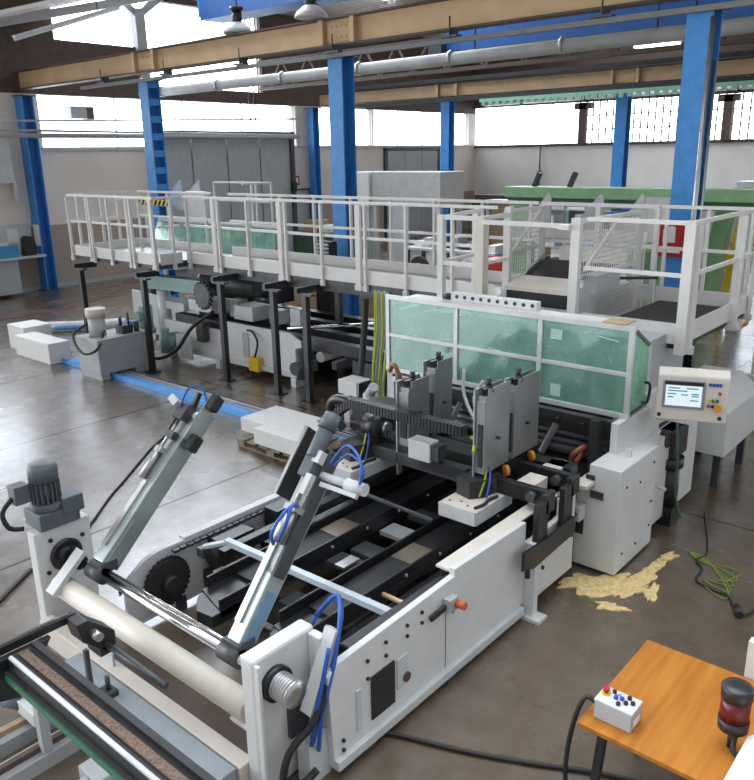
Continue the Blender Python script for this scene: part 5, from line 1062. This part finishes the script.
one('white_sheet', B(-.93,-.6,4.3,4.36,.0,.98), 'white', 'edge of a white panel beyond the table at the right edge', 'panel')

# ------------------------------------------------------------ black machine at bottom left
fgm = thing('slitter_frame', 'black beam with brown brush strip and green edge at bottom left', 'slitter', (-3.4, 1.8, 0))
part('beam', B(-4.27,-1.9,1.54,1.73,.80,.885), 'black', fgm, .004)
part('brush_strip', B(-4.25,-1.9,1.60,1.655,.885,.895), mat('brown_brush',(.17,.11,.08),.9,var=.6,scale=90,bump=.5), fgm); part('beam_lip', B(-4.27,-1.9,1.69,1.73,.885,.91), 'black', fgm)
part('silver_rod', MB().cyl((-4.24,1.552,.895),(-1.9,1.552,.895),.014,12), 'lgrey', fgm); part('green_edge', B(-4.25,-1.9,1.505,1.515,.75,.79), mat('green_glass_edge',(.03,.16,.09),.2), fgm); part('lower_plate', B(-4.3,-1.9,1.515,1.585,.75,.799), 'blackm', fgm)
part('side_bar', MB().bar((-4.36,1.0,.90),(-4.36,2.02,.90),.05,.055), 'black', fgm, .004); part('side_bar_top', MB().bar((-4.36,1.0,.931),(-4.36,1.98,.931),.02,.006), 'chrome', fgm)
part('end_plate', MB().prism([(1.46,.62),(1.58,.58),(1.68,.68),(1.82,.88),(1.46,.88)], 'x', -4.32, -4.275), 'black', fgm, .004)
part('pivot_plate', MB().prism([(1.95,.92),(2.03,.92),(2.20,.76),(2.20,.66),(2.12,.64),(1.98,.78)], 'x', -4.36, -4.20), 'black', fgm, .008); part('pivot_pin', MB().cyl((-4.2,2.05,.82),(-4.12,2.05,.82),.03,12), 'steel', fgm)
part('guide_rod', MB().cyl((-4.2,2.13,.69),(-3.55,2.13,.69),.022,12), 'dark', fgm); part('rod_holder', B(-4.36,-4.2,2.08,2.18,.62,.68), 'black', fgm)
for x in (-4.3,-1.95): part('leg', B(x-.03,x+.03,1.66,1.72,0,.80), 'greyp', fgm)
part('post', B(-4.34,-4.31,2.03,2.06,0,.64), 'dark', fgm)
bf = thing('floor_carriage', 'grey and cream floor beams with rails and small motors at bottom left', 'carriage', (-3.8, 2.0, 0))
M['bluegrey'] = mat('blue_grey_paint', (.30,.33,.36), .45)
part('grey_beam', B(-4.95,-3.16,2.13,2.30,0,.2), 'bluegrey', bf, .006); part('cream_beam', B(-4.2,-2.3,1.95,2.11,0,.18), 'cream', bf, .006)
for x in (-4.62,-4.3):
    part('cross_base', B(x-.12,x+.04,1.2,2.11,0,.1), 'greyp', bf); part('linear_rail', B(x-.06,x-.02,1.2,2.1,.1,.14), 'wood' if x < -4.4 else 'brown', bf)
part('carriage_block', B(-4.74,-4.5,1.72,1.86,.14,.24), 'lgrey', bf, .006); part('motor', MB().cyl((-4.88,1.72,.2),(-4.74,1.78,.2),.07,14), 'motor', bf); part('grey_motor', MB().box(-3.92,-3.7,1.7,1.84,0,.2).cyl((-3.8,1.7,.14),(-3.8,1.58,.14),.05,12), 'greyp', bf, .01)
part('stop_pin', MB().box(-4.42,-4.3,2.14,2.22,.2,.24).cyl((-4.36,2.18,.24),(-4.36,2.18,.34),.018,8), 'dark', bf); part('blue_pad', B(-4.9,-4.7,1.3,1.55,.0,.03), mat('light_blue_pad',(.25,.45,.52),.35), bf)
part('arch_bracket', MB().prism([(-4.05,0),(-3.98,0),(-3.96,.2),(-3.8,.28),(-3.66,.2),(-3.64,0),(-3.57,0),(-3.6,.26),(-3.8,.36),(-4.0,.27)], 'y', 2.352, 2.376) if 0 else MB().box(-4.86,-4.6,2.36,2.376,.1,.3), 'lgrey', bf)
